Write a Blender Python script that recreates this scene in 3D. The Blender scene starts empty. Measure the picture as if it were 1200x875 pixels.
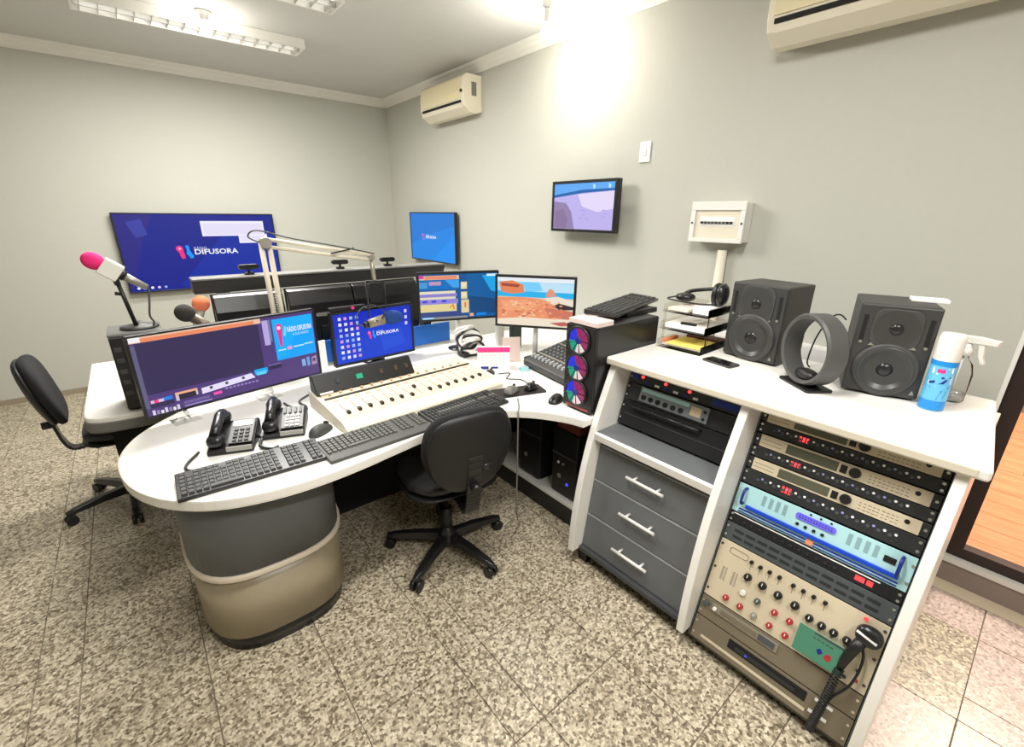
import bpy, bmesh, math, random
from mathutils import Vector, Matrix, Euler
random.seed(7)
C = bpy.context.scene.collection
SC = bpy.context.scene

# ------------------------------------------------------------------ camera, world, exposure
cam_d = bpy.data.cameras.new('camera'); cam = bpy.data.objects.new('camera', cam_d); C.objects.link(cam)
cam_d.sensor_width = 36.0; cam_d.lens = 15.8955; cam_d.clip_start = 0.05
cam.matrix_world = Matrix(((0.7721, 0.2018, -0.6026, -2.6549), (-0.6354, 0.2620, -0.7264, -5.5545),
                           (0.0113, 0.9437, 0.3305, 1.6), (0, 0, 0, 1)))
SC.camera = cam
SC.cycles.transparent_max_bounces = 24
SC.view_settings.view_transform = 'Standard'; SC.view_settings.look = 'None'
SC.view_settings.gamma = 1.0; SC.view_settings.use_curve_mapping = False
SC.view_settings.exposure = 0.22
EXPO = 2 ** SC.view_settings.exposure
FIX_W, BULB1_W, BULB2_W, DOOR_W = 46.0, 6.0, 17.0, 130.0
w = bpy.data.worlds.new('world'); SC.world = w; w.use_nodes = True
w.node_tree.nodes['Background'].inputs[0].default_value = (0.75, 0.8, 0.85, 1)
w.node_tree.nodes['Background'].inputs[1].default_value = 0.15

# ------------------------------------------------------------------ materials
def lin(c):
    c = c / 255.0
    return c / 12.92 if c <= 0.04045 else ((c + 0.055) / 1.055) ** 2.4
def rgb(r, g, b): return (lin(r), lin(g), lin(b), 1.0)
MATS = {}
def mat(name, col, rough=0.5, metal=0.0, grain=0.0, scale=60.0, coat=0.0, spec=0.5):
    if name in MATS: return MATS[name]
    m = bpy.data.materials.new(name); m.use_nodes = True
    nt = m.node_tree; b = nt.nodes['Principled BSDF']
    b.inputs['Base Color'].default_value = rgb(*col)
    b.inputs['Roughness'].default_value = rough; b.inputs['Metallic'].default_value = metal
    b.inputs['Coat Weight'].default_value = coat
    b.inputs['Specular IOR Level'].default_value = spec
    if grain:
        tc = nt.nodes.new('ShaderNodeTexCoord'); n = nt.nodes.new('ShaderNodeTexNoise')
        n.inputs['Scale'].default_value = scale; n.inputs['Detail'].default_value = 4
        r = nt.nodes.new('ShaderNodeMapRange')
        r.inputs['To Min'].default_value = 1 - grain; r.inputs['To Max'].default_value = 1 + grain
        mx = nt.nodes.new('ShaderNodeVectorMath'); mx.operation = 'SCALE'
        mx.inputs[0].default_value = rgb(*col)[:3]
        nt.links.new(tc.outputs['Object'], n.inputs['Vector']); nt.links.new(n.outputs['Fac'], r.inputs['Value'])
        nt.links.new(r.outputs['Result'], mx.inputs['Scale']); nt.links.new(mx.outputs['Vector'], b.inputs['Base Color'])
        bp = nt.nodes.new('ShaderNodeBump'); bp.inputs['Strength'].default_value = 0.15; bp.inputs['Distance'].default_value = 0.002
        nt.links.new(n.outputs['Fac'], bp.inputs['Height']); nt.links.new(bp.outputs['Normal'], b.inputs['Normal'])
    MATS[name] = m; return m
def glow(name, col, k=1.0):
    if name in MATS: return MATS[name]
    m = bpy.data.materials.new(name); m.use_nodes = True
    b = m.node_tree.nodes['Principled BSDF']
    b.inputs['Base Color'].default_value = (0.01, 0.01, 0.012, 1); b.inputs['Roughness'].default_value = 0.35
    b.inputs['Specular IOR Level'].default_value = 0.25
    b.inputs['Emission Color'].default_value = rgb(*col); b.inputs['Emission Strength'].default_value = k / EXPO
    MATS[name] = m; return m
def gcol(c): return glow('glow_%d_%d_%d' % c, c)
def glass(name, tint=(0.95, 0.97, 0.96, 1), amt=0.12):
    if name in MATS: return MATS[name]
    m = bpy.data.materials.new(name); m.use_nodes = True; nt = m.node_tree
    nt.nodes.remove(nt.nodes['Principled BSDF'])
    o = nt.nodes['Material Output']; t = nt.nodes.new('ShaderNodeBsdfTransparent'); t.inputs[0].default_value = tint
    g = nt.nodes.new('ShaderNodeBsdfGlossy'); g.inputs['Roughness'].default_value = 0.02
    mx = nt.nodes.new('ShaderNodeMixShader'); lw = nt.nodes.new('ShaderNodeLayerWeight'); lw.inputs[0].default_value = amt
    nt.links.new(lw.outputs['Fresnel'], mx.inputs[0]); nt.links.new(t.outputs[0], mx.inputs[1]); nt.links.new(g.outputs[0], mx.inputs[2])
    nt.links.new(mx.outputs[0], o.inputs[0]); MATS[name] = m; return m

WALL = mat('wall_paint', (188, 188, 178), 0.75, grain=0.025, scale=35)
CEIL = mat('ceiling_paint', (203, 203, 199), 0.8, grain=0.02, scale=20)
CROWN = mat('crown_plaster', (228, 226, 218), 0.5)
WHITE = mat('white_laminate', (236, 234, 228), 0.35, grain=0.01, scale=40)
EDGE = mat('cream_edge_band', (214, 206, 188), 0.4)
GREY = mat('grey_laminate', (98, 101, 103), 0.5, grain=0.05, scale=300)
DGREY = mat('dark_grey_laminate', (64, 66, 68), 0.5)
BEIGE = mat('beige_laminate', (158, 146, 122), 0.32, grain=0.02, scale=30)
BLACK = mat('black_plastic', (22, 22, 23), 0.42)
SATIN = mat('satin_black', (30, 30, 31), 0.28)
MATTE = mat('matte_black', (13, 13, 14), 0.8)
FABRIC = mat('black_fabric', (24, 24, 25), 0.9, grain=0.25, scale=500)
VINYL = mat('black_vinyl', (30, 30, 31), 0.38, grain=0.1, scale=250)
CHAR = mat('charcoal_plastic', (62, 62, 61), 0.5, grain=0.05, scale=200)
CONE = mat('speaker_cone', (60, 60, 58), 0.33)
CHROME = mat('chrome', (225, 225, 225), 0.15, 1.0)
ALU = mat('brushed_aluminium', (190, 188, 182), 0.35, 0.9)
RACKB = mat('rack_beige', (205, 192, 166), 0.45, grain=0.03, scale=120)
RACKK = mat('rack_black', (38, 40, 42), 0.45)
RACKG = mat('rack_grey', (78, 84, 88), 0.45, 0.2)
TAUPE = mat('rack_taupe', (128, 118, 100), 0.42, 0.3, grain=0.03, scale=80)
CYAN = mat('rack_pale_blue', (172, 214, 218), 0.35)
BLUE = mat('rack_blue', (12, 66, 190), 0.35)
NAVY = mat('rack_navy', (18, 40, 130), 0.4)
RED = mat('red_plastic', (170, 40, 45), 0.4)
CREAM = mat('mixer_cream', (228, 206, 176), 0.42)
IVORY = mat('ivory_plastic', (228, 220, 200), 0.4)
WPLAS = mat('white_plastic', (232, 230, 224), 0.35)
PAPER = mat('white_paper', (240, 238, 236), 0.7)
YEL = mat('yellow_paper', (250, 232, 120), 0.7)
ORANGEP = mat('orange_paper', (225, 140, 100), 0.7)
DRED = mat('dark_red_card', (96, 42, 38), 0.6)
PINK = mat('pink_foam', (238, 40, 125), 0.85, grain=0.2, scale=400)
PINKC = mat('pink_card', (232, 40, 130), 0.6)
ORANGEF = mat('orange_foam', (235, 130, 90), 0.9, grain=0.2, scale=400)
BFOAM = mat('blue_foam', (24, 62, 130), 0.9, grain=0.2, scale=400)
BPANEL = mat('blue_panel', (14, 104, 200), 0.45)
SILVER = mat('silver_paint', (165, 162, 152), 0.35, 0.5)
GREEN = mat('green_card', (70, 128, 104), 0.5)
KEYS = mat('key_grey', (52, 53, 52), 0.5)
KEYS2 = mat('key_lighter_grey', (92, 92, 88), 0.5)
DISP = mat('display_olive', (88, 90, 74), 0.25)
GROUT = mat('floor_grout', (124, 114, 98), 0.8)
DOORK = mat('dark_door_frame', (48, 34, 32), 0.4)
CLEAR = glass('clear_plastic', (0.98, 0.98, 0.98, 1), 0.1)
SMOKE = glass('smoky_acrylic', (0.93, 0.91, 0.88, 1), 0.1)
PANE = glass('door_glass', (0.96, 0.97, 0.96, 1), 0.1)
LEDR = glow('led_red', (255, 70, 70), 1.6); LEDB = glow('led_blue', (70, 80, 255), 1.2)
LEDG = glow('led_green', (40, 190, 140), 1.0); LEDM = glow('led_magenta', (240, 40, 130), 1.2)
TUBE = glow('lamp_tube', (255, 253, 246), 2.2); BULB = glow('lamp_bulb', (255, 248, 236), 14.0)

def floor_material(name='speckled_granite', ramp=((86, 76, 60), (128, 116, 96), (170, 158, 136), (198, 186, 162), (222, 212, 190))):
    m = bpy.data.materials.new(name); m.use_nodes = True; nt = m.node_tree; b = nt.nodes['Principled BSDF']
    g = nt.nodes.new('ShaderNodeNewGeometry')
    v = nt.nodes.new('ShaderNodeTexVoronoi'); v.inputs['Scale'].default_value = 105; v.inputs['Randomness'].default_value = 1.0
    n = nt.nodes.new('ShaderNodeTexNoise'); n.inputs['Scale'].default_value = 120; n.inputs['Detail'].default_value = 4
    n2 = nt.nodes.new('ShaderNodeTexNoise'); n2.inputs['Scale'].default_value = 1.4; n2.inputs['Detail'].default_value = 2
    sp = nt.nodes.new('ShaderNodeSeparateColor')
    ad = nt.nodes.new('ShaderNodeMath'); ad.operation = 'MULTIPLY_ADD'; ad.inputs[1].default_value = 0.5
    r = nt.nodes.new('ShaderNodeValToRGB'); e = r.color_ramp
    e.elements[0].position = 0.26; e.elements[0].color = rgb(*ramp[0])
    e.elements[1].position = 0.86; e.elements[1].color = rgb(*ramp[4])
    for p, c in ((0.40, ramp[1]), (0.55, ramp[2]), (0.7, ramp[3])):
        q = e.elements.new(p); q.color = rgb(*c)
    hs = nt.nodes.new('ShaderNodeMapRange'); hs.inputs['To Min'].default_value = 0.9; hs.inputs['To Max'].default_value = 1.1
    mx = nt.nodes.new('ShaderNodeVectorMath'); mx.operation = 'SCALE'
    L = nt.links.new
    for t in (v, n, n2): L(g.outputs['Position'], t.inputs['Vector'])
    L(v.outputs['Color'], sp.inputs[0]); L(sp.outputs[0], ad.inputs[0]); 
    h = nt.nodes.new('ShaderNodeMath'); h.operation = 'MULTIPLY'; h.inputs[1].default_value = 0.62
    L(n.outputs['Fac'], h.inputs[0]); L(h.outputs[0], ad.inputs[2])
    L(ad.outputs[0], r.inputs[0]); L(n2.outputs['Fac'], hs.inputs['Value'])
    L(r.outputs[0], mx.inputs[0]); L(hs.outputs[0], mx.inputs['Scale']); L(mx.outputs[0], b.inputs['Base Color'])
    b.inputs['Roughness'].default_value = 0.33
    return m
GRANITE = floor_material()
GRANITE_WARM_LIT = floor_material('warm_lit_granite', ((140, 122, 114), (172, 152, 144), (192, 172, 164), (206, 186, 178), (222, 204, 196)))  # same granite with the warm light near the door put into its colour

def plank_material():
    m = bpy.data.materials.new('orange_wood_floor'); m.use_nodes = True; nt = m.node_tree; b = nt.nodes['Principled BSDF']
    g = nt.nodes.new('ShaderNodeNewGeometry'); mp = nt.nodes.new('ShaderNodeMapping'); mp.inputs['Scale'].default_value = (30, 3, 3)
    n = nt.nodes.new('ShaderNodeTexNoise'); n.inputs['Scale'].default_value = 1.5; n.inputs['Detail'].default_value = 4
    r = nt.nodes.new('ShaderNodeValToRGB')
    r.color_ramp.elements[0].position = 0.3; r.color_ramp.elements[0].color = rgb(220, 134, 98)
    r.color_ramp.elements[1].position = 0.75; r.color_ramp.elements[1].color = rgb(240, 168, 130)
    L = nt.links.new
    L(g.outputs['Position'], mp.inputs[0]); L(mp.outputs[0], n.inputs['Vector']); L(n.outputs['Fac'], r.inputs[0]); L(r.outputs[0], b.inputs['Base Color'])
    b.inputs['Roughness'].default_value = 0.4
    return m
PLANK = plank_material()

# ------------------------------------------------------------------ mesh helpers
class MB:
    def __init__(s): s.v = []; s.f = []; s.m = []; s.sm = []; s.mats = []
    def mi(s, m):
        if m is None: return 0
        if m not in s.mats: s.mats.append(m)
        return s.mats.index(m)
    def add(s, vs, fs, M=None, m=None, smooth=False):
        o = len(s.v); k = s.mi(m)
        for p in vs:
            p = Vector(p); s.v.append(tuple(M @ p) if M else tuple(p))
        for q in fs: s.f.append([o + i for i in q]); s.m.append(k); s.sm.append(smooth)
        return s
    def box(s, x0, x1, y0, y1, z0, z1, M=None, m=None):
        vs = [(x, y, z) for z in (z0, z1) for y in (y0, y1) for x in (x0, x1)]
        return s.add(vs, [(0, 2, 3, 1), (4, 5, 7, 6), (0, 1, 5, 4), (2, 6, 7, 3), (0, 4, 6, 2), (1, 3, 7, 5)], M, m)
    def prism(s, poly, a0, a1, axis='z', M=None, m=None, smooth=False):
        n = len(poly)
        mk = {'z': lambda p, a: (p[0], p[1], a), 'y': lambda p, a: (p[0], a, p[1]), 'x': lambda p, a: (a, p[0], p[1])}[axis]
        area = sum(poly[i][0] * poly[(i + 1) % n][1] - poly[(i + 1) % n][0] * poly[i][1] for i in range(n))
        pl = list(poly) if area > 0 else list(poly)[::-1]
        vs = [mk(p, a0) for p in pl] + [mk(p, a1) for p in pl]
        fl = axis == 'y'
        caps = [list(range(n))[::-1], list(range(n, 2 * n))]
        side = [(i, (i + 1) % n, n + (i + 1) % n, n + i) for i in range(n)]
        if fl: caps = [c[::-1] for c in caps]; side = [q[::-1] for q in side]
        s.add(vs, caps, M, m); o = len(s.v) - len(vs); k = s.mi(m)
        for q in side: s.f.append([o + i for i in q]); s.m.append(k); s.sm.append(smooth)
        return s
    def lathe(s, prof, n=20, M=None, m=None, smooth=True, caps=True):
        vs = []; fs = []
        for r, z in prof:
            for i in range(n):
                a = 2 * math.pi * i / n; vs.append((r * math.cos(a), r * math.sin(a), z))
        for j in range(len(prof) - 1):
            for i in range(n):
                k = (i + 1) % n; fs.append((j * n + i, j * n + k, (j + 1) * n + k, (j + 1) * n + i))
        s.add(vs, fs, M, m, smooth)
        if caps:
            o = len(s.v) - len(vs); k = s.mi(m)
            if prof[0][0] > 1e-5: s.f.append([o + i for i in range(n)][::-1]); s.m.append(k); s.sm.append(False)
            if prof[-1][0] > 1e-5: s.f.append([o + (len(prof) - 1) * n + i for i in range(n)]); s.m.append(k); s.sm.append(False)
        return s
    def cyl(s, p0, p1, r0, r1=None, n=16, m=None, smooth=True):
        p0 = Vector(p0); p1 = Vector(p1); r1 = r0 if r1 is None else r1
        q = (p1 - p0).to_track_quat('Z', 'Y').to_matrix().to_4x4()
        return s.lathe([(r0, 0), (r1, (p1 - p0).length)], n, Matrix.Translation(p0) @ q, m, smooth)
    def tube(s, pts, r, n=8, m=None, closed=False):
        P = [Vector(p) for p in pts]; vs = []; fs = []; up = Vector((0, 0, 1)); K = len(P)
        rr = r if isinstance(r, (list, tuple)) else [r] * K
        prev = None
        for i, p in enumerate(P):
            t = (P[(i + 1) % K] - P[i - 1]) if closed else (P[min(i + 1, K - 1)] - P[max(i - 1, 0)])
            t.normalize()
            if prev is None:
                a = up if abs(t.z) < 0.9 else Vector((1, 0, 0)); x = a.cross(t).normalized()
            else:
                x = (prev - t * prev.dot(t)); x = x.normalized() if x.length > 1e-6 else t.orthogonal().normalized()
            prev = x; y = t.cross(x)
            for k in range(n):
                a = 2 * math.pi * k / n; vs.append(tuple(p + (x * math.cos(a) + y * math.sin(a)) * rr[i]))
        for i in range(K if closed else K - 1):
            j = (i + 1) % K
            for k in range(n):
                l = (k + 1) % n; fs.append((i * n + k, i * n + l, j * n + l, j * n + k))
        s.add(vs, fs, None, m, True)
        if not closed:
            o = len(s.v) - len(vs); kk = s.mi(m)
            s.f.append([o + k for k in range(n)][::-1]); s.m.append(kk); s.sm.append(False)
            s.f.append([o + (K - 1) * n + k for k in range(n)]); s.m.append(kk); s.sm.append(False)
        return s
    def sup(s, c, r, e1=2.0, e2=2.0, M=None, m=None, nu=24, nv=12, warp=None):
        sp = lambda a, e: math.copysign(abs(a) ** (2.0 / e), a)
        vs = []; fs = []
        for j in range(nv + 1):
            v = -math.pi / 2 + math.pi * j / nv
            for i in range(nu):
                u = 2 * math.pi * i / nu
                p = Vector((r[0] * sp(math.cos(v), e2) * sp(math.cos(u), e1), r[1] * sp(math.cos(v), e2) * sp(math.sin(u), e1), r[2] * sp(math.sin(v), e2)))
                if warp: p = Vector(warp(p))
                vs.append(tuple(p + Vector(c)))
        for j in range(nv):
            for i in range(nu):
                k = (i + 1) % nu; fs.append((j * nu + i, j * nu + k, (j + 1) * nu + k, (j + 1) * nu + i))
        return s.add(vs, fs, M, m, True)
    def mesh(s, name, material=None):
        me = bpy.data.meshes.new(name); me.from_pydata(s.v, [], s.f); me.update()
        ms = s.mats if s.mats else [material]
        for m in ms: me.materials.append(m)
        me.polygons.foreach_set('material_index', s.m); me.polygons.foreach_set('use_smooth', s.sm)
        return me
    def build(s, name, material=None, parent=None, bev=0.0, label=None, seg=2, stuff=False, loc=None):
        o = bpy.data.objects.new(name, s.mesh(name, material)); C.objects.link(o)
        if parent: o.parent = parent
        if loc is not None: o.location = loc
        if bev:
            b = o.modifiers.new('bevel', 'BEVEL'); b.width = bev; b.segments = seg; b.limit_method = 'ANGLE'; b.angle_limit = math.radians(40)
            b.harden_normals = False
        if label: o['label'] = label
        if stuff: o['kind'] = 'stuff'
        return o

def thing(name, label, cat, loc=(0, 0, 0), rot=(0, 0, 0), group=None):
    o = bpy.data.objects.new(name, None); C.objects.link(o); o.empty_display_size = 0.05
    o.location = loc; o.rotation_euler = rot if isinstance(rot, (tuple, list)) else (0, 0, rot)
    o['label'] = label; o['category'] = cat
    if group: o['group'] = group
    return o
def tag(o, label, cat, group=None):
    o['label'] = label; o['category'] = cat
    if group: o['group'] = group
    return o
def struct(name, mb, material, parent=None, bev=0.0):
    o = mb.build(name, material, parent, bev)
    if not parent: o['kind'] = 'structure'
    return o
def dup(root, loc, rot, label, group=None):
    r = root.copy(); C.objects.link(r); r.location = loc; r.rotation_euler = rot if isinstance(rot, (tuple, list)) else (0, 0, rot)
    r['label'] = label
    if group: r['group'] = group
    for ch in list(root.children):
        c = ch.copy(); C.objects.link(c); c.parent = r
        for g in ch.children:
            d = g.copy(); C.objects.link(d); d.parent = c
    return r
def rounded(x0, x1, y0, y1, r, n=5):
    out = []
    for cx, cy, a0 in ((x1 - r, y1 - r, 0), (x0 + r, y1 - r, 90), (x0 + r, y0 + r, 180), (x1 - r, y0 + r, 270)):
        for i in range(n + 1):
            a = math.radians(a0 + 90.0 * i / n); out.append((cx + r * math.cos(a), cy + r * math.sin(a)))
    return out
def smooth_poly(pts, n=5, closed=True):
    out = []; K = len(pts)
    for i in range(K if closed else K - 1):
        g = lambda j: Vector(pts[j % K] if closed else pts[max(0, min(K - 1, j))])
        p0, p1, p2, p3 = g(i - 1), g(i), g(i + 1), g(i + 2)
        for k in range(n):
            t = k / n
            out.append(tuple(0.5 * (2 * p1 + (p2 - p0) * t + (2 * p0 - 5 * p1 + 4 * p2 - p3) * t * t + (3 * p1 - p0 - 3 * p2 + p3) * t ** 3)))
    if not closed: out.append(tuple(pts[-1]))
    return out
def curve3(pts, n=6): return smooth_poly(pts, n, False)
_txt = {}
def text_geo(body, size, bold=0.0):
    k = (body, size, bold)
    if k in _txt: return _txt[k]
    cu = bpy.data.curves.new('t', 'FONT'); cu.body = body; cu.size = size; cu.offset = bold; cu.resolution_u = 2
    cu.align_x = 'LEFT'; cu.align_y = 'CENTER'
    o = bpy.data.objects.new('t', cu); C.objects.link(o)
    dg = bpy.context.evaluated_depsgraph_get(); me = o.evaluated_get(dg).to_mesh()
    vs = [tuple(v.co) for v in me.vertices]; fs = [tuple(p.vertices) for p in me.polygons]
    o.evaluated_get(dg).to_mesh_clear(); bpy.data.objects.remove(o); bpy.data.curves.remove(cu)
    _txt[k] = (vs, fs); return vs, fs
class Gfx:
    """flat picture on a plane: local X right, Z up, facing -Y; u, v in 0..1 from the top left corner"""
    def __init__(s, x0, z0, w, h, y, bg):
        s.mb = MB(); s.x0 = x0; s.z0 = z0; s.w = w; s.h = h; s.y = y; s.n = 0
        s.poly([(0, 0), (1, 0), (1, 1), (0, 1)], bg)
    def M(s, c): return c if not isinstance(c, tuple) else gcol(c)
    def poly(s, uv, c):
        y = s.y - 0.00025 * s.n; s.n += 1
        vs = [(s.x0 + u * s.w, y, s.z0 + (1 - v) * s.h) for u, v in uv]
        a = sum(vs[i][0] * vs[(i + 1) % len(vs)][2] - vs[(i + 1) % len(vs)][0] * vs[i][2] for i in range(len(vs)))
        q = list(range(len(vs)))
        s.mb.add(vs, [q if a > 0 else q[::-1]], None, s.M(c)); return s
    def rect(s, u0, v0, u1, v1, c): return s.poly([(u0, v0), (u1, v0), (u1, v1), (u0, v1)], c)
    def disc(s, u, v, r, c, n=14):
        k = s.h / s.w
        return s.poly([(u + r * k * math.cos(2 * math.pi * i / n), v + r * math.sin(2 * math.pi * i / n)) for i in range(n)], c)
    def text(s, u, v, body, hh, c, width=None, slant=0.0, bold=0.0):
        vs, fs = text_geo(body, 1.0, bold)
        y = s.y - 0.00025 * s.n; s.n += 1
        xs = [p[0] for p in vs]; W = max(xs) - min(xs)
        kx = (width * s.w / W) if width else hh * s.h
        kz = hh * s.h / 0.72
        s.mb.add([(s.x0 + u * s.w + (p[0] - min(xs)) * kx, y, s.z0 + (1 - v) * s.h + p[1] * kz) for p in vs], fs, None, s.M(c)); return s
    def build(s, parent, name='screen', label=None): return s.mb.build(name, None, parent, label=label)

def logo(g, u, v, k, txt=True):
    """pink and blue mark with white lettering"""
    a = g.h / g.w
    P = lambda pts: [(u + x * k * a, v + y * k) for x, y in pts]
    g.poly(P([(-.9, -.75), (-.55, -1), (-.1, -.9), (.05, -.45), (0, -.05), (.12, .5), (.1, .95), (-.35, 1), (-.5, .55), (-.55, .1), (-.85, -.3)]), (240, 42, 128))
    g.disc(u - .42 * k * a, v - .55 * k, .2 * k, (250, 170, 210), 8)
    g.poly(P([(.35, -1), (.8, -1), (.85, -.2), (1.25, .6), (1.1, .95), (.75, .95), (.5, .4), (.3, .35), (.45, -.2)]), (0, 150, 255))
    if txt:
        g.text(u + 1.45 * k * a, v - .52 * k, 'RÁDIO', .42 * k, (205, 215, 250), 1.7 * k * a)
        g.text(u + 1.45 * k * a, v + .05 * k, 'DIFUSORA', .78 * k, (248, 248, 252), 6.0 * k * a, bold=0.02)

# ------------------------------------------------------------------ the setting
RX0, RY0, H = -6.0, -8.2, 2.83
floor = struct('floor', MB().box(RX0, 0.12, RY0, 0.0, -0.08, -0.006), GROUT)
def tile_lines(a0, a1, s0, nt, strip, tile):
    """lines of nt square tiles and a narrow strip, repeated from a strip that starts at s0"""
    per = nt * tile + strip; k = math.floor((a0 - s0) / per); p = s0 + k * per; out = []
    while p < a1:
        out.append((p, p + strip)); q = p + strip
        for i in range(nt): out.append((q, q + tile)); q += tile
        p += per
    return [(max(a, a0), min(b, a1)) for a, b in out if b > a0 + 0.01 and a < a1 - 0.01]
XL = tile_lines(-4.9, 0.0, -3.22, 3, 0.125, 0.362); YL = tile_lines(-6.7, 0.0, -5.345, 3, 0.165, 0.362)
cell = {}
rest = MB()
cands = []
for x0, x1 in XL:
    for y0, y1 in YL:
        cands.append((x0, x1, y0, y1))
def seen_floor(x, y):
    p = cam.matrix_world.inverted() @ Vector((x, y, 0))
    if p.z > -0.3: return 0
    u, v = 529.85 * p.x / -p.z, 529.85 * p.y / -p.z
    return 0 if (abs(u) > 680 or abs(v) > 520) else 1 / p.length
cands.sort(key=lambda c: -seen_floor((c[0] + c[1]) / 2, (c[2] + c[3]) / 2) * math.sqrt((c[1] - c[0]) * (c[3] - c[2])))
G = 0.0012
for i, (x0, x1, y0, y1) in enumerate(cands):
    hid = (x0 > -1.0 and y0 < -2.9 and x1 < 0.0 and y1 > -5.4)
    if i < 290 and not hid:
        key = (round(x1 - x0, 3), round(y1 - y0, 3))
        hx, hy = (x1 - x0) / 2 - G, (y1 - y0) / 2 - G
        if key not in cell:
            mb = MB(); b = 0.0012
            vs = [(-hx, -hy, -.006), (hx, -hy, -.006), (hx, hy, -.006), (-hx, hy, -.006), (-hx + b, -hy + b, 0), (hx - b, -hy + b, 0), (hx - b, hy - b, 0), (-hx + b, hy - b, 0)]
            mb.add(vs, [(4, 5, 6, 7), (0, 1, 5, 4), (1, 2, 6, 5), (2, 3, 7, 6), (3, 0, 4, 7)])
            cell[key] = mb.mesh('floor_tile', GRANITE)
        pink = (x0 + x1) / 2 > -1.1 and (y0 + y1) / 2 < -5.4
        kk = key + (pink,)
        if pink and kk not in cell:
            cell[kk] = cell[key].copy(); cell[kk].materials[0] = GRANITE_WARM_LIT
        o = bpy.data.objects.new('floor_tile', cell[kk] if pink else cell[key]); C.objects.link(o); o.parent = floor
        o.location = ((x0 + x1) / 2, (y0 + y1) / 2, random.uniform(-.0004, .0))
    else:
        rest.box(x0 + G, x1 - G, y0 + G, y1 - G, -0.006, 0.0)
rest.box(RX0, -4.9 - G, RY0, 0, -0.006, 0); rest.box(-4.9, 0, RY0, -6.7 - G, -0.006, 0)
rest.build('outlying_tiles', GRANITE, floor, stuff=True)

struct('ceiling', MB().box(RX0, 0.12, RY0, 0.12, H, H + 0.1), CEIL)
struct('wall_back', MB().box(RX0, 0.12, 0.0, 0.12, -0.08, H), WALL)
struct('wall_left', MB().box(RX0 - 0.12, RX0, RY0, 0.12, -0.08, H), WALL)
struct('wall_front', MB().box(RX0, 0.12, RY0 - 0.12, RY0, -0.08, H), WALL)
wr = MB().box(0.0, 0.12, -5.505, 0.0, -0.08, H)
wr.box(0.0, 0.12, -7.0, -5.505, 2.2, H); wr.box(0.0, 0.12, RY0, -7.0, -0.08, H)
struct('wall_right', wr, WALL)
prof = [(0, 2.752), (-.014, 2.752), (-.02, 2.768), (-.038, 2.785), (-.045, 2.80), (-.066, 2.812), (-.072, H), (0, H)]
struct('trim_1', MB().prism(prof, RX0, 0.0, 'x'), CROWN)
struct('trim_2', MB().prism(prof, RY0, 0.0, 'y'), CROWN)
struct('baseboard_back', MB().box(RX0, 0, -0.012, 0, 0, 0.045), mat('baseboard_stone', (150, 138, 118), 0.4))
struct('baseboard_right', MB().box(-0.012, 0, -5.50, 0, 0, 0.045), mat('baseboard_stone', (150, 138, 118), 0.4))

# glazed door on its stone curb, with the wood-floored room behind it
door = struct('door_1', MB().box(0.0, 0.12, -6.98, -5.512, 0.0, 0.118), mat('curb_stone', (150, 136, 128), 0.5, grain=0.1, scale=90))
MB().box(-0.012, 0.12, -6.98, -5.51, 0.108, 0.134).build('sill_edge', WPLAS, door)
fr = MB().box(0.02, 0.075, -5.575, -5.512, 0.132, 2.19).box(0.02, 0.075, -6.98, -6.91, 0.132, 2.19)
fr.build('door_frame', DOORK, door)
MB().box(0.02, 0.075, -6.91, -5.575, 0.132, 0.185).build('bottom_rail', DOORK, door)
MB().box(0.02, 0.075, -6.91, -5.575, 2.12, 2.19).build('top_rail', DOORK, door)
MB().box(0.044, 0.05, -6.91, -5.575, 0.185, 2.12).build('glass_pane', PANE, door)
MB().box(-0.004, 0.0, -5.512, -5.497, 0.0, 2.2).build('jamb_edge', WPLAS, door)
MB().box(-.085, -.001, -7.0, -5.5, 0.0005, .005).build('painted_lit_strip', mat('lit_strip_cream', (226, 210, 184), .4, grain=.06, scale=120), floor)  # cream strip stands in for the band of light along the curb
f2 = struct('floor_2', MB().box(0.12, 4.2, -8.2, -3.6, -0.08, -0.004), GROUT)
pk = {}
for i in range(16):
    x0 = 0.125 + i * 0.19; off = (i * 0.47) % 1.25
    y = -8.2 - off
    while y < -3.6:
        a, b = max(y, -8.2), min(y + 1.25, -3.6)
        if b - a > .05:
            key = round(b - a, 3)
            if key not in pk: pk[key] = MB().box(-.093, .093, -(b - a) / 2 + .002, (b - a) / 2 - .002, -.004, 0.002).mesh('plank', PLANK)
            o = bpy.data.objects.new('plank', pk[key]); C.objects.link(o); o.parent = f2; o.location = (x0 + .095, (a + b) / 2, 0)
        y += 1.25
w2 = MB().box(4.2, 4.3, -8.2, -3.6, -.08, H).box(0.12, 4.3, -3.6, -3.5, -.08, H).box(.12, 4.3, -8.3, -8.2, -.08, H)
struct('wall_2', w2, mat('warm_wall', (214, 186, 158), 0.8))
struct('ceiling_2', MB().box(0.12, 4.3, -8.3, -3.5, H, H + .1), CEIL)

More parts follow.
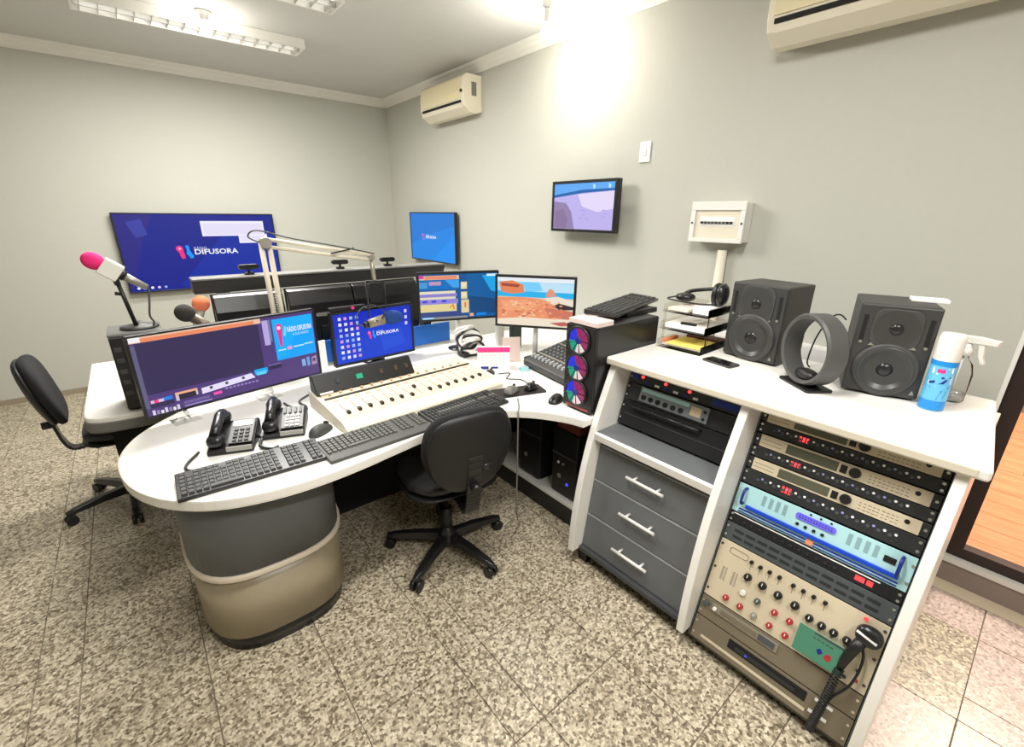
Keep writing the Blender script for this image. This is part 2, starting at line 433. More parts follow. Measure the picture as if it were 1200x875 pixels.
# ------------------------------------------------------------------ ceiling lights
def area_light(parent, loc, sx, sy, power, col=(1.0, 0.98, 0.935)):
    l = bpy.data.lights.new('lamp_light', 'AREA'); l.shape = 'RECTANGLE'; l.size = sx; l.size_y = sy; l.energy = power; l.color = col
    o = bpy.data.objects.new('lamp_light', l); C.objects.link(o); o.parent = parent; o.location = loc
    return o
def ceiling_light(label, x, y, L=1.32, group='louvred fluorescent ceiling lights', k=1.0):
    t = thing('ceiling_light', label, 'light', (x, y, H - 0.002), 0, group)
    hb = MB().box(-L/2, L/2, -.115, .115, -.012, 0).box(-L/2, L/2, -.115, -.103, -.06, -.012).box(-L/2, L/2, .103, .115, -.06, -.012)
    hb.box(-L/2, -L/2 + .012, -.103, .103, -.06, -.012).box(L/2 - .012, L/2, -.103, .103, -.06, -.012)
    hb.build('housing', WPLAS, t)
    for s in (-1, 1): MB().cyl((-L/2 + .03, s * .052, -.03), (L/2 - .03, s * .052, -.03), .013, n=10).build('lamp_tube', TUBE, t)
    MB().prism([(-.006, -.06), (.006, -.06), (.002, -.022), (-.002, -.022)], -L/2 + .012, L/2 - .012, 'x').build('centre_rib', ALU, t)
    n = 15; me = None
    for i in range(n):
        xx = -L/2 + L * (i + .5) / n
        if me is None: me = MB().box(-.0015, .0015, -.103, .103, -.058, -.03).mesh('louvre', ALU)
        o = bpy.data.objects.new('louvre', me); C.objects.link(o); o.parent = t; o.location = (xx, 0, 0)
    area_light(t, (0, 0, -.064), L * .9, .19, FIX_W * k)
    return t
ceiling_light('louvred fluorescent ceiling light with a bright bulb beside its middle, near the back wall', -1.965, -1.32, k=.8)
ceiling_light('louvred fluorescent ceiling light cut by the top edge, only its end shows', -2.03, -2.31, k=1.35)
for (x, y, d) in ((-2.0, -4.75, 'above the camera'), (-2.2, -6.4, 'behind the camera')):
    ceiling_light('louvred fluorescent ceiling light outside the picture, ' + d, x, y)
def bulb_light(label, x, y, power, drop=0.0):
    t = thing('ceiling_bulb', label, 'light', (x, y, H), 0, 'bare ceiling bulbs')
    MB().lathe([(.05, 0), (.05, -.012), (.028, -.02), (.026, -.05), (.018, -.055)][::-1], 18).build('bulb_socket', WPLAS, t)
    if drop: MB().cyl((0, 0, -.05), (0, 0, -.055 - drop), .015, n=10).build('bulb_stem', WPLAS, t)
    MB().lathe([(0, -.128), (.016, -.126), (.028, -.115), (.032, -.1), (.029, -.085), (.018, -.066), (.015, -.05)], 18, Matrix.Translation((0, 0, -drop)), caps=False).build('glass_bulb', BULB, t)
    l = bpy.data.lights.new('bulb_glow', 'POINT'); l.energy = power; l.shadow_soft_size = .04; l.color = (1, .95, .86)
    o = bpy.data.objects.new('bulb_glow', l); C.objects.link(o); o.parent = t; o.location = (0, 0, -.175 - drop)
    return t
bulb_light('bare glowing bulb on the ceiling against the long louvred light', -1.96, -1.52, BULB1_W)
bulb_light('bare glowing bulb on the ceiling close to the right wall crown moulding', -0.42, -3.147, BULB2_W, .08)
dl = thing('ceiling_lamp', 'warm ceiling lamp in the room behind the glass door', 'light', (1.8, -6.0, H))
MB().lathe([(.2, -.001), (.2, -.05), (.1, -.07), (0, -.075)][::-1], 20).build('lamp_shade', glow('warm_shade', (255, 214, 170), 1.5), dl)
area_light(dl, (0, 0, -.09), .5, .5, DOOR_W, (1.0, .84, .70))

# ------------------------------------------------------------------ wall fittings
def ac_unit(label, y0, y1, z0, z1, d, clean):
    t = thing('air_conditioner', label, 'air conditioner', (0, (y0 + y1) / 2, z0), 0, 'split air conditioners')
    h = z1 - z0; hw = (y1 - y0) / 2
    pr = [(0, .02), (0, h), (-d * .8, h), (-d * .97, h - .03), (-d, h * .55), (-d, .1), (-d * .93, .05), (-d * .6, .004), (-d * .3, 0)]
    MB().prism(pr, -hw, hw, 'y').build('body', IVORY, t, .006)
    MB().prism([(-d * .975, h - .03), (-d - .008, h * .55), (-d - .008, .105), (-d, .105), (-d, h * .55), (-d * .96, h - .03)], -hw + .03, hw - .03, 'y').build('front_panel', mat('aged_cream_panel', (226, 214, 178), .4), t)
    MB().box(-d - .002, -d * .93, -hw + .035, hw - .035, .076, .094).build('air_slot', MATTE, t)
    MB().prism([(-d - .001, .07), (-d * .93 - .004, .042), (-d * .62, .0), (-d * .62, .006), (-d * .92, .05)], -hw + .035, hw - .035, 'y').build('louvre_flap', IVORY, t)
    if clean:
        MB().box(-d * .55, -d * .3, -hw - .003, -hw, h * .45, h * .8).build('side_grille', mat('grey_grille', (120, 118, 112), .5), t)
        MB().cyl((-d - .012, -hw + .02, .16), (-d + .01, -hw + .02, .16), .012, n=10).build('indicator', BLACK, t)
        for s in (0, 1): MB().box(-d - .011, -d, -hw + .13 + s * .05, -hw + .15 + s * .05, .13, .145).build('badge', YEL, t)
    return t
ac_unit('cream split air conditioner high in the far corner under the crown moulding', -1.90, -1.17, 2.43, 2.725, .2, True)
ac_unit('large cream split air conditioner cut by the top edge above the speakers', -5.30, -4.385, 2.345, 2.64, .215, False)

t = thing('wall_switch', 'small white wall plate between the wall screen and the near air conditioner', 'switch', (0, -3.65, 1.985))
MB().prism(rounded(-.04, .04, -.06, .06, .006), -.009, 0, 'x').build('plate', WPLAS, t, .002)
MB().box(-.014, -.009, -.012, .012, -.02, .02).build('rocker', PAPER, t)

t = thing('fuse_box', 'white surface mounted fuse box on the right wall above the left speaker', 'fuse box', (0, -4.23, 1.575))
MB().box(-.085, 0, -.15, .15, -.105, .105).build('box', WPLAS, t, .006)
fb = MB().box(-.098, -.085, -.155, .155, .062, .108).box(-.098, -.085, -.155, .155, -.108, -.085).box(-.098, -.085, .128, .155, -.085, .062).box(-.098, -.085, -.155, -.128, -.085, .062)
fb.build('cover_frame', WPLAS, t, .003)
MB().box(-.0875, -.085, -.126, .126, -.083, .06).build('cover', IVORY, t)
bk = MB()
MB().box(-.0895, -.0875, -.1, .1, -.02, .03).build('breaker_slot', PAPER, t)
for i in range(9): MB().box(-.098, -.0895, .085 - i * .021 - .007, .085 - i * .021 + .007, -.008, .004).build('breaker', BLACK if i in (0, 7, 8) else DGREY, t)
for s in (-1, 1): MB().cyl((-.1, s * .142, -.005), (-.098, s * .142, -.005), .006, n=8).build('screw', DGREY, t)
t = thing('conduit', 'white conduit pipe running down the right wall below the fuse box', 'pipe', (-.03, -4.26, 0.02))
MB().cyl((0, 0, 0), (0, 0, 1.405), .026, n=16).build('pipe', IVORY, t)
for z in (.35, 1.05): MB().box(.0, .03, -.034, .034, z, z + .02).build('clip', WPLAS, t)
t = thing('cable_trunking', 'white cable trunking low on the wall behind the speakers', 'trunking', (0, -4.62, .83))
MB().box(-.04, 0, -.32, .32, 0, .155).build('channel', WPLAS, t, .004)
MB().box(-.044, -.04, -.32, .32, .01, .145).build('lid', PAPER, t)

# ------------------------------------------------------------------ desks
desk = thing('studio_desk', 'long white curved radio desk on a grey and beige oval pedestal', 'desk', (-1.6, -3.6, 0))
O = Vector((-1.6, -3.6))
near = [(-2.36, -2.985), (-2.56, -3.1), (-2.71, -3.235), (-2.80, -3.38), (-2.835, -3.55), (-2.81, -3.75), (-2.73, -3.915), (-2.6, -4.03), (-2.42, -4.085), (-2.2, -4.085), (-1.9, -4.035), (-1.66, -4.0), (-1.48, -4.03), (-1.36, -4.12), (-1.27, -4.25), (-1.235, -4.352)]
top = smooth_poly(near, 5, False) + [(-.07, -4.352), (-.07, -2.84), (-1.9, -2.84)]
top = [(x - O.x, y - O.y) for x, y in top]
MB().prism(top, .703, .74, 'z').build('tabletop', WHITE, desk, .006)
def inset_band(pts, d):
    out = []
    for i, p in enumerate(pts):
        a = Vector(pts[max(i - 1, 0)]); b = Vector(pts[min(i + 1, len(pts) - 1)]); t_ = (b - a).normalized()
        out.append((p[0] + t_.y * d, p[1] - t_.x * d))
    return out
sp_ = [(x - O.x, y - O.y) for x, y in smooth_poly(near, 5, False)]
band = MB()
ob = inset_band(sp_, -0.008)
for i in range(len(sp_) - 1):
    a, b, c, d = sp_[i], sp_[i + 1], ob[i + 1], ob[i]
    z = [.706, .712, .731, .736]
    def row(p, q, z_): return (p[0], p[1], z_), (q[0], q[1], z_)
    vs = [*row(a, b, .704), *row(d, c, .712), *row(d, c, .731), *row(a, b, .7385)]
    band.add(vs, [(0, 1, 3, 2), (2, 3, 5, 4), (4, 5, 7, 6)], None, None, True)
band.build('edge_band', EDGE, desk)
def superell(cx, cy, rx, ry, e, n=40):
    out = []
    for i in range(n):
        a = 2 * math.pi * i / n; c_, s_ = math.cos(a), math.sin(a)
        out.append((cx + rx * math.copysign(abs(c_) ** (2 / e), c_), cy + ry * math.copysign(abs(s_) ** (2 / e), s_)))
    return out
pc = (-2.44 - O.x, -3.63 - O.y)
MB().prism(superell(*pc, .275, .335, 2.9), .372, .703, smooth=True).build('pedestal_upper', GREY, desk)
MB().prism(superell(*pc, .284, .345, 2.9), .35, .374, smooth=True).build('pedestal_band', mat('pearl_band', (226, 214, 196), .3), desk, .004)
MB().prism(superell(*pc, .272, .332, 2.9), .075, .352, smooth=True).build('pedestal_lower', BEIGE, desk)
MB().prism(superell(*pc, .258, .315, 2.9), .0, .077, smooth=True).build('pedestal_kick', SATIN, desk)
MB().box(-2.2 - O.x, -1.12 - O.x, -3.3 - O.y, -3.27 - O.y, 0, .702).build('modesty_panel', MATTE, desk)
MB().box(-1.13 - O.x, -.06 - O.x, -3.27 - O.y, -3.24 - O.y, .0, .702).build('rear_panel', MATTE, desk)
MB().box(-1.09 - O.x, -.44 - O.x, -4.35 - O.y, -3.3 - O.y, .105, .125).build('lower_shelf', WHITE, desk, .003)
MB().box(-1.09 - O.x, -1.07 - O.x, -4.35 - O.y, -3.3 - O.y, 0, .105).build('plinth', SATIN, desk)
MB().box(-.44 - O.x, -.42 - O.x, -4.35 - O.y, -3.3 - O.y, 0, .702).build('inner_back', MATTE, desk)

tb = thing('guest_table', 'white guest table with rounded corner behind the wide monitor', 'table', (-2.0, -2.5, 0))
def off(p): return [(x + 2.0, y + 2.5) for x, y in p]
gp = off([(-2.955, -2.0)] + smooth_poly([(-2.955, -2.9), (-2.945, -2.975), (-2.90, -3.015), (-2.83, -3.03)], 4, False) + [(-2.70, -3.04), (-2.42, -2.9), (-1.95, -2.815), (-.8, -2.815), (-.8, -2.0)])
MB().prism(gp, .702, .738).build('tabletop', WHITE, tb, .008)
eb = off([(-2.958, -2.0)] + smooth_poly([(-2.958, -2.9), (-2.948, -2.977), (-2.902, -3.018), (-2.83, -3.033)], 4, False) + [(-2.70, -3.043), (-2.62, -3.0), (-2.62, -2.0)])
MB().prism(eb, .662, .722).build('shaded_edge', mat('edge_shade_grey', (110, 108, 104), .5), tb, .014)  # table edge band, its shade painted in as grey
for x, y in ((-2.45, -2.25), (-.95, -2.6)): MB().cyl((x + 2, y + 2.5, .012), (x + 2, y + 2.5, .702), .035, n=16).build('leg', SATIN, tb)
for x, y in ((-2.45, -2.25), (-.95, -2.6)): MB().lathe([(.2, 0), (.19, .008), (.04, .014)], 20, Matrix.Translation((x + 2, y + 2.5, 0))).build('foot_plate', SATIN, tb)
MB().box(-.9, 1.0, -.2, -.18, .3, .702).build('modesty_panel', MATTE, tb)

# blue low screen between the desk and the guest table, and the long dark hutch rail that carries the webcams
t = thing('desk_divider', 'low blue divider panel standing behind the middle monitor on the desk', 'divider', (-1.5, -2.853, .7405))
MB().box(-.5, .5, -.008, .008, .012, .145).build('panel', BPANEL, t, .002)
MB().box(-.5, .5, -.011, .011, 0, .012).build('bottom_rail', ALU, t)
t = thing('hutch_rail', 'long dark grey rail with pale top edge carrying the webcams', 'rail', (-1.66, -2.5, .738))
MB().prism([(-.76, .435), (.80, .435), (.82, .505), (-.76, .505)], -.07, .05, 'y').build('rail', mat('rail_dark', (44, 44, 43), .5), t, .004)
MB().box(-.76, .80, -.078, .055, .505, .517).build('top_board', mat('rail_top', (120, 119, 116), .4), t, .003)
for x in (-.62, .66): MB().box(x - .03, x + .03, -.05, .03, 0, .435).build('post', MATTE, t)

# ------------------------------------------------------------------ cabinet, rack cabinet and the counter over both
SP = smooth_poly([(-1.085, .98), (-1.185, .73), (-1.25, .498), (-1.288, .254), (-1.297, .08)], 6, False)
def side_panel(y0, y1, parent, name, ox, oy, back=-.46, z0=.075, mt=WHITE):
    pl = [(x - ox, z) for x, z in SP] + [(back - ox, z0), (back - ox, .98)]
    return MB().prism(pl, y0 - oy, y1 - oy, 'y').build(name, mt, parent, .003)
cab = thing('drawer_cabinet', 'white sided drawer cabinet with three grey drawers and an open bay', 'cabinet', (-.9, -4.66, 0))
ox, oy = -.9, -4.66
side_panel(-4.388, -4.356, cab, 'side_panel', ox, oy); side_panel(-4.968, -4.938, cab, 'side_panel', ox, oy)
MB().prism([(-1.2, .648), (-1.205, .684), (-.47, .684), (-.47, .648)], -4.938 - oy, -4.388 - oy, 'y', Matrix.Translation((-ox, 0, 0))).build('rail_shelf', WHITE, cab, .003)
MB().prism([(-1.185, .684), (-1.185, .687), (-.99, .687), (-.99, .684)], -4.936 - oy, -4.39 - oy, 'y', Matrix.Translation((-ox, 0, 0))).build('shelf_lining', GREY, cab)
MB().box(-.48 - ox, -.465 - ox, -4.938 - oy, -4.388 - oy, .075, .98).build('back_panel', MATTE, cab)
MB().prism([(-1.255, .075), (-1.255, .095), (-.47, .095), (-.47, .075)], -4.938 - oy, -4.388 - oy, 'y', Matrix.Translation((-ox, 0, 0))).build('bottom_board', DGREY, cab)
MB().box(-1.15 - ox, -1.13 - ox, -4.94 - oy, -4.386 - oy, .0, .075).build('plinth', MATTE, cab)
MB().box(-1.23 - ox, -1.17 - ox, -4.42 - oy, -4.37 - oy, .0, .076).build('foot', BLACK, cab)
MB().prism([(-1.15, .615), (-1.15, .648), (-.5, .648), (-.5, .615)], -4.938 - oy, -4.388 - oy, 'y', Matrix.Translation((-ox, 0, 0))).build('top_fascia', DGREY, cab)
th = math.radians(8.5)
DR = [(.098, .265), (.269, .443), (.447, .612)]
for z0, z1 in DR:
    x0 = -1.236 + (z0 - .09) * .15; x1 = -1.236 + (z1 - .09) * .15
    dr = MB().prism([(x0, z0), (x1, z1), (x1 + .02, z1), (x0 + .02, z0)], -4.935 - oy, -4.391 - oy, 'y', Matrix.Translation((-ox, 0, 0))).build('drawer', GREY, cab, .003)
    MB().prism([(x1 - .0015, z1 - .004), (x1 - .001, z1 + .0005), (x1 + .018, z1 + .0005), (x1 + .018, z1 - .004)], -4.935 - oy, -4.391 - oy, 'y', Matrix.Translation((-ox, 0, 0))).build('edge_highlight', mat('highlight_grey', (150, 152, 152), .4), dr)  # pale strip painting the highlight along the drawer top
    zm = z0 + (z1 - z0) * .60; xm = -1.236 + (zm - .09) * .15 - ox
    MB().box(xm - .45 + .47, -.5 - ox, -4.92 - oy, -4.405 - oy, z0 + .02, z1 - .03).build('drawer_box', DGREY, dr)
    h = MB().cyl((xm - .032, -.094, zm), (xm - .032, .086, zm), .007, n=10)
    for yy in (-.06, .052): h.cyl((xm - .032, yy, zm), (xm + .003, yy, zm), .0055, n=8)
    h.build('handle', mat('bright_handle', (236, 234, 228), .25, .3), dr)

rk = thing('rack_cabinet', 'white sided sloping rack cabinet full of broadcast units', 'cabinet', (-.9, -5.24, 0))
oy = -5.24
side_panel(-5.53, -5.502, rk, 'side_panel', ox, oy)
MB().box(-.48 - ox, -.465 - ox, -5.502 - oy, -4.968 - oy, .05, .98).build('back_panel', MATTE, rk)
MB().prism([(-1.235, .03), (-1.25, .055), (-.47, .055), (-.47, .03)], -5.502 - oy, -4.968 - oy, 'y', Matrix.Translation((-ox, 0, 0))).build('bottom_board', DGREY, rk)
MB().box(-1.14 - ox, -1.12 - ox, -5.50 - oy, -4.97 - oy, 0, .03).build('plinth', MATTE, rk)
for yy in (-4.9715, -5.4985):
    MB().prism([(-1.255, .058), (-.967, .965), (-.93, .965), (-1.21, .058)], yy - .003 - oy, yy + .003 - oy, 'y', Matrix.Translation((-ox, 0, 0))).build('mounting_rail', RACKG, rk)

ct = thing('counter_top', 'long white counter top over the drawer cabinet and the rack', 'counter', (-.78, -4.95, .98))
cp = [(x, y - .02 + .055 * (x + .332) / .672 if y < 0 else y) for x, y in rounded(-1.112 + .78, -.44 + .78, -5.545 + 4.95, -4.345 + 4.95, .012, 4)]
MB().prism(cp, 0, .035).build('board', WHITE, ct, .008)
bx = -1.112 + .78
MB().box(bx - .004, bx + .004, -.59, .59, .006, .03).build('front_edge', EDGE, ct, .003)

# ------------------------------------------------------------------ rack units
TH = math.atan(.315); RS, RC = math.sin(TH), math.cos(TH)
RROT = (-TH, 0, -math.pi / 2)
def rack_at(v, yc=-5.235): return (-1.25 + v * RS, yc, .06 + v * RC)
def rack_unit(name, label, v0, v1, face, yc=-5.235, hw=.258, depth=.1, group='units in the sloping rack'):
    t = thing(name, label, 'rack unit', rack_at(v0, yc), RROT, group)
    h = v1 - v0
    MB().box(-hw, hw, -.004, 0, .001, h - .001).build('faceplate', face, t, .0012)
    MB().box(-hw + .02, hw - .02, 0.0, depth, .004, h - .004).build('chassis', RACKK, t)
    return t, h
def disc_part(name, x, z, r, m, parent, d=.006, y=-.004, n=14, label=None, mark=True, r1=None):
    mb = MB().cyl((x, y, z), (x, y - d, z), r, (r1 or r * .88), n=n, m=m)
    if mark and r > .007: mb.box(x - .0012, x + .0012, y - d - .0008, y - d + .0005, z, z + r * .8, m=PAPER)
    return mb.build(name, None, parent, label=label)
def screws(t, h, hw, n=2):
    for s in (-1, 1):
        for k in range(n):
            z = h * (k + .5) / n
            MB().cyl((s * (hw - .009), -.004, z), (s * (hw - .009), -.0065, z), .0045, n=8).build('screw', CHROME, t)

def receiver(label, v0, v1):
    t, h = rack_unit('rack_receiver', label, v0, v1, RACKK)
    MB().box(-.238, .238, -.009, -.004, .001, h - .001).build('front_panel', RACKB, t, .001)
    MB().box(-.15, .005, -.0102, -.009, .007, h - .007).build('display', DISP, t)
    MB().box(.012, .03, -.0115, -.009, .01, h - .01).build('button', BLACK, t)
    disc_part('jog_knob', .052, h / 2, .0165, BLACK, t, .012, -.009, 18, mark=False)
    tx = MB()
    for r_ in range(3):
        for i in range(9): tx.box(.088 + i * .0115, .088 + i * .0115 + random.uniform(.005, .009), -.0094, -.009, .009 + r_ * .010, .0115 + r_ * .010)
    tx.build('printed_marks', TAUPE, t, stuff=True)
    MB().cyl((.206, -.009, h * .62), (.206, -.0105, h * .62), .007, n=12).build('headphone_jack', BLACK, t)
    MB().box(-.232, -.165, -.0094, -.009, h * .3, h * .34).box(-.232, -.165, -.0094, -.009, h * .6, h * .64).build('printed_lines', TAUPE, t)
    screws(t, h, .258, 1)
    return t
receiver('uppermost beige receiver, half hidden under the counter edge', .883, .926)
receiver('second beige receiver from the top of the rack', .792, .838)
receiver('third beige receiver from the top, directly above the pale blue unit and its black strip', .703, .748)
def strip_unit(label, v0, v1):
    t, h = rack_unit('rack_meter_strip', label, v0, v1, RACKK)
    for i in range(15):
        x = -.205 + i * .0275
        MB().cyl((x, -.004, h * .5), (x, -.007, h * .5), .0055, n=8).build('button', RACKG, t)
        MB().cyl((x + .0137, -.004, h * .62), (x + .0137, -.0055, h * .62), .0042, n=6).build('indicator', PAPER if i % 3 else mat('lilac_lamp', (150, 150, 205), .4), t)
    MB().box(-.125, -.118, -.0055, -.004, h * .35, h * .75).box(-.114, -.107, -.0055, -.004, h * .35, h * .75).box(-.103, -.096, -.0055, -.004, h * .35, h * .75).build('red_readout', LEDR, t)
    screws(t, h, .258, 2)
    return t
strip_unit('black strip unit with red readout under the uppermost beige receiver', .84, .882)
strip_unit('black strip unit with red readout between the second and third beige receivers', .75, .79)
strip_unit('black strip unit with red readout just above the pale blue unit', .645, .701)

t, h = rack_unit('rack_processor', 'pale blue two-height unit with violet display and deep blue bar', .53, .641, CYAN)
for s in (-1, 1):
    MB().tube(curve3([(s * .228, -.004, .04), (s * .228, -.028, .045), (s * .228, -.028, .09), (s * .228, -.004, .097)], 4), .005, 8).build('handle', NAVY, t)
MB().prism(rounded(-.06, .058, .072, .094, .008, 4), -.0075, -.004, 'y').build('display', glow('display_violet', (122, 112, 240), 1.0), t)
tm = MB()
for i in range(12): tm.box(-.05 + i * .0085, -.0445 + i * .0085, -.0079, -.0075, .078, .082).box(-.05 + i * .0085, -.0455 + i * .0085, -.0079, -.0075, .085, .0885)
tm.build('readout', glow('readout_blue', (70, 60, 190), .8), t)
for i in range(4): MB().cyl((-.048 + i * .025, -.004, .055), (-.048 + i * .025, -.008, .055), .0052, n=10).build('button', BLACK, t)
for i in range(3): MB().cyl((-.02 + i * .03, -.004, .102), (-.02 + i * .03, -.006, .102), .0035, n=8).build('indicator', BLACK, t)
for sx in (-.17, .09):
    for i in range(4): MB().box(sx + i * .023, sx + i * .023 + .012, -.0046, -.004, .06, .098).build('vent_grid', mat('pale_grid', (132, 165, 172), .5), t)
MB().box(.186, .216, -.007, -.004, .062, .082).build('power_switch', BLACK, t, .002)
MB().box(-.215, .232, -.012, -.004, .026, .04).build('blue_bar', BLUE, t, .002)
MB().box(-.235, .235, -.006, -.004, .014, .019).build('stripe', NAVY, t)
MB().box(-.235, .235, -.006, -.004, .005, .009).build('stripe', NAVY, t)
MB().box(-.01, .012, -.0062, -.004, .004, .02).build('badge', ORANGEP, t)
screws(t, h, .262, 2)

t, h = rack_unit('rack_compressor', 'black slim unit with pale line and red digits under the blue unit', .487, .529, MATTE)
MB().box(-.245, .2, -.0055, -.004, h - .007, h - .004).build('trim_line', PAPER, t)
MB().box(.14, .165, -.0055, -.004, .012, .028).box(.17, .186, -.0055, -.004, .012, .028).build('red_digits', LEDR, t)
for i in range(12): MB().cyl((-.2 + i * .026, -.004, .018), (-.2 + i * .026, -.01, .018), .005, n=8).build('knob', RACKK, t)
screws(t, h, .258, 2)
t, h = rack_unit('rack_vent_panel', 'dark grey vented blank panel directly above the beige mixer panel', .418, .486, RACKG)
for i in range(2):
    for k in range(11): MB().box(-.225 + k * .041, -.192 + k * .041, -.005, -.0038, .016 + i * .024, .026 + i * .024).build('vent_slot', RACKK, t)
screws(t, h, .258, 2)

t, h = rack_unit('rack_mixer', 'tall beige panel with rows of black, white and red knobs', .18, .416, RACKB)
Z = lambda v: v - .18
for u, v in ((-.137, .384), (-.106, .383), (-.075, .384), (-.043, .385), (.001, .383), (.032, .383), (.063, .383), (.096, .384)):
    disc_part('knob', u, Z(v), .0068, BLACK, t, .011)
    MB().box(u - .0008, u + .0008, -.0045, -.004, Z(v) - .03, Z(v) - .01).build('scale_mark', TAUPE, t)
for u, v in ((-.133, .327), (-.082, .327), (-.030, .325), (.024, .324)): disc_part('knob', u, Z(v), .0135, BLACK, t, .015)
for i, (u, v) in enumerate(((-.132, .266), (-.081, .265), (-.023, .263), (.025, .264))): disc_part('knob', u, Z(v), .0105, WPLAS if i == 0 else RACKG if i < 2 else RED, t, .012, label=None if i in (1,) else ('white knob' if i == 0 else 'red knob'))
for i, (u, v) in enumerate(((-.179, .213), (-.127, .213), (-.078, .211), (-.025, .211), (.026, .211))): disc_part('knob', u, Z(v), .0105, SILVER if i == 2 else RED, t, .012, label='grey knob' if i == 2 else 'red knob')
for u, v in ((.071, .311), (.107, .31), (.141, .31), (.177, .31)): disc_part('knob', u, Z(v), .012, BLACK, t, .015)
MB().tube([(x, -.0045, z) for x, z in rounded(-.217, -.152, .196, .218, .008, 3)], .0012, 5, closed=True).build('label_frame', TAUPE, t)
tx = MB()
for u in (-.213, -.174):
    for k in range(9): tx.box(u - .010, u - .002, -.0045, -.004, .085 + k * .006, .087 + k * .006).box(u + .002, u + .008, -.0045, -.004, .085 + k * .006, .087 + k * .006)
tx.build('meter_marks', DGREY, t, stuff=True)
for u in (-.249, .249):
    for z in (.03, .12, .215): MB().cyl((u, -.004, z), (u, -.0065, z), .0045, n=8).build('screw', DGREY, t)
MB().cyl((.2, -.004, .222), (.2, -.008, .222), .006, n=8).build('lamp', LEDR, t)
for u, v in ((.225, .06), (.228, .03), (.2, .02)): MB().cyl((u, -.004, v), (u, -.007, v), .006, n=8).build('socket', RED if v == .03 else DGREY, t)

t, h = rack_unit('rack_cassette_player', 'taupe cassette unit with a long tray in the lower rack', .095, .178, TAUPE, depth=.06)
MB().box(-.215, .02, -.010, -.004, .042, .074).build('tray_door', mat('tray_grey', (150, 144, 130), .35, .4), t, .002)
MB().box(-.18, -.05, -.0115, -.010, .05, .066).build('tape_window', TAUPE, t)
MB().box(-.045, .01, -.0115, -.010, .048, .07).build('key_block', RACKG, t)
disc_part('knob', -.236, .055, .012, RACKG, t, .01, mark=False)
disc_part('knob', -.2, .058, .007, WPLAS, t, .012, -.010, mark=False)
screws(t, h, .258, 2)
t, h = rack_unit('rack_disc_player', 'taupe bottom unit with black disc slot and two white labels', -.002, .093, TAUPE, depth=.02)
MB().box(-.125, .133, -.006, -.004, .05, .084).build('disc_slot', MATTE, t)
MB().box(-.1, .1, -.0085, -.006, .056, .07).build('disc_tray', RACKK, t, .001)
MB().cyl((-.06, -.0085, .063), (-.06, -.0095, .063), .004, n=8).build('indicator', LEDB, t)
MB().box(.155, .205, -.0048, -.004, .076, .087).build('paper_label', PAPER, t)
MB().box(.148, .2, -.0048, -.004, .03, .041).build('paper_label', PAPER, t)
MB().box(-.22, .14, -.0055, -.004, .02, .03).build('ledge', RACKB, t)
screws(t, h, .258, 2)

g = thing('green_card', 'green circuit card leaning on the beige mixer panel', 'card', rack_at(.2), RROT)
MB().box(.056, .193, -.031, -.0285, .0, .092).build('board', GREEN, g, .001)
MB().prism([(.118, .04), (.127, .05), (.136, .04), (.127, .028)], -.032, -.031, 'y').build('blue_mark', NAVY, g)
MB().prism([(.14, .032), (.148, .046), (.158, .045), (.16, .03), (.15, .022)], -.032, -.031, 'y').build('red_mark', RED, g)
tx = MB()
for i in range(5): tx.box(.1 + i * .012, .108 + i * .012, -.0315, -.031, .07, .0735)
tx.box(.1, .19, -.0315, -.031, .084, .09)
tx.build('print', DGREY, g)
hs = thing('hand_microphone', 'black hand microphone with coiled cord hanging on the rack right side', 'microphone', rack_at(0), RROT)
MB().sup((.222, -.03, .366), (.034, .022, .032), 2.6, 2.4).build('head', SATIN, hs)
MB().box(.192, .246, -.0535, -.048, .364, .370, Matrix.Translation((.219, 0, .367)) @ Matrix.Rotation(math.radians(12), 4, 'Y') @ Matrix.Translation((-.219, 0, -.367))).build('grille_bar', PAPER, hs)
MB().tube([(.212, -.03, .345), (.2, -.032, .31), (.19, -.032, .26), (.186, -.03, .225)], [.017, .016, .013, .009], 10).build('grip', BLACK, hs)
pts = []
path = curve3([(.186, -.03, .225), (.182, -.034, .15), (.178, -.036, .08), (.172, -.03, .02), (.17, -.025, -.012)], 10)
N = 260
for i in range(N):
    q = i / (N - 1) * (len(path) - 1); k = min(int(q), len(path) - 2); p = Vector(path[k]).lerp(Vector(path[k + 1]), q - k)
    a = i * 2 * math.pi / 8
    pts.append(p + Vector((math.cos(a) * .011, math.sin(a) * .010, 0)))
MB().tube(pts, .0026, 5).build('coiled_cord', BLACK, hs)
MB().tube(curve3([(.205, -.026, .345), (.228, -.028, .29), (.222, -.03, .2), (.19, -.03, .12), (.176, -.03, .03)], 6), .004, 6).build('cable', BLACK, hs)

# units in the open bay of the drawer cabinet
BY = -4.663
t, h = rack_unit('rack_power_conditioner', 'black power strip unit with three red lamps in the open bay', .868, .916, RACKK, BY, .268, .1, 'units in the open bay')
for i, u in enumerate((-.201, -.086, .025)):
    MB().sup((u, -.007, .034), (.008, .006, .007)).build('red_lamp', LEDR, t)
MB().box(-.255, -.22, -.006, -.004, .016, .04).build('blue_plate', NAVY, t)
MB().box(.125, .245, -.006, -.004, .012, .038).build('blue_plate', NAVY, t)
for i in range(6): MB().box(-.18 + i * .045, -.158 + i * .045, -.0055, -.004, .008, .018).build('indicator', PAPER if i % 2 else NAVY, t)
screws(t, h, .268, 1)
t, h = rack_unit('rack_patch_unit', 'grey jack unit with six black sockets and small display in the open bay', .787, .866, RACKK, BY, .268, .1, 'units in the open bay')
MB().box(-.19, .13, -.014, -.004, .010, .076).build('front_panel', mat('bay_grey', (132, 140, 144), .4, .3), t, .003)
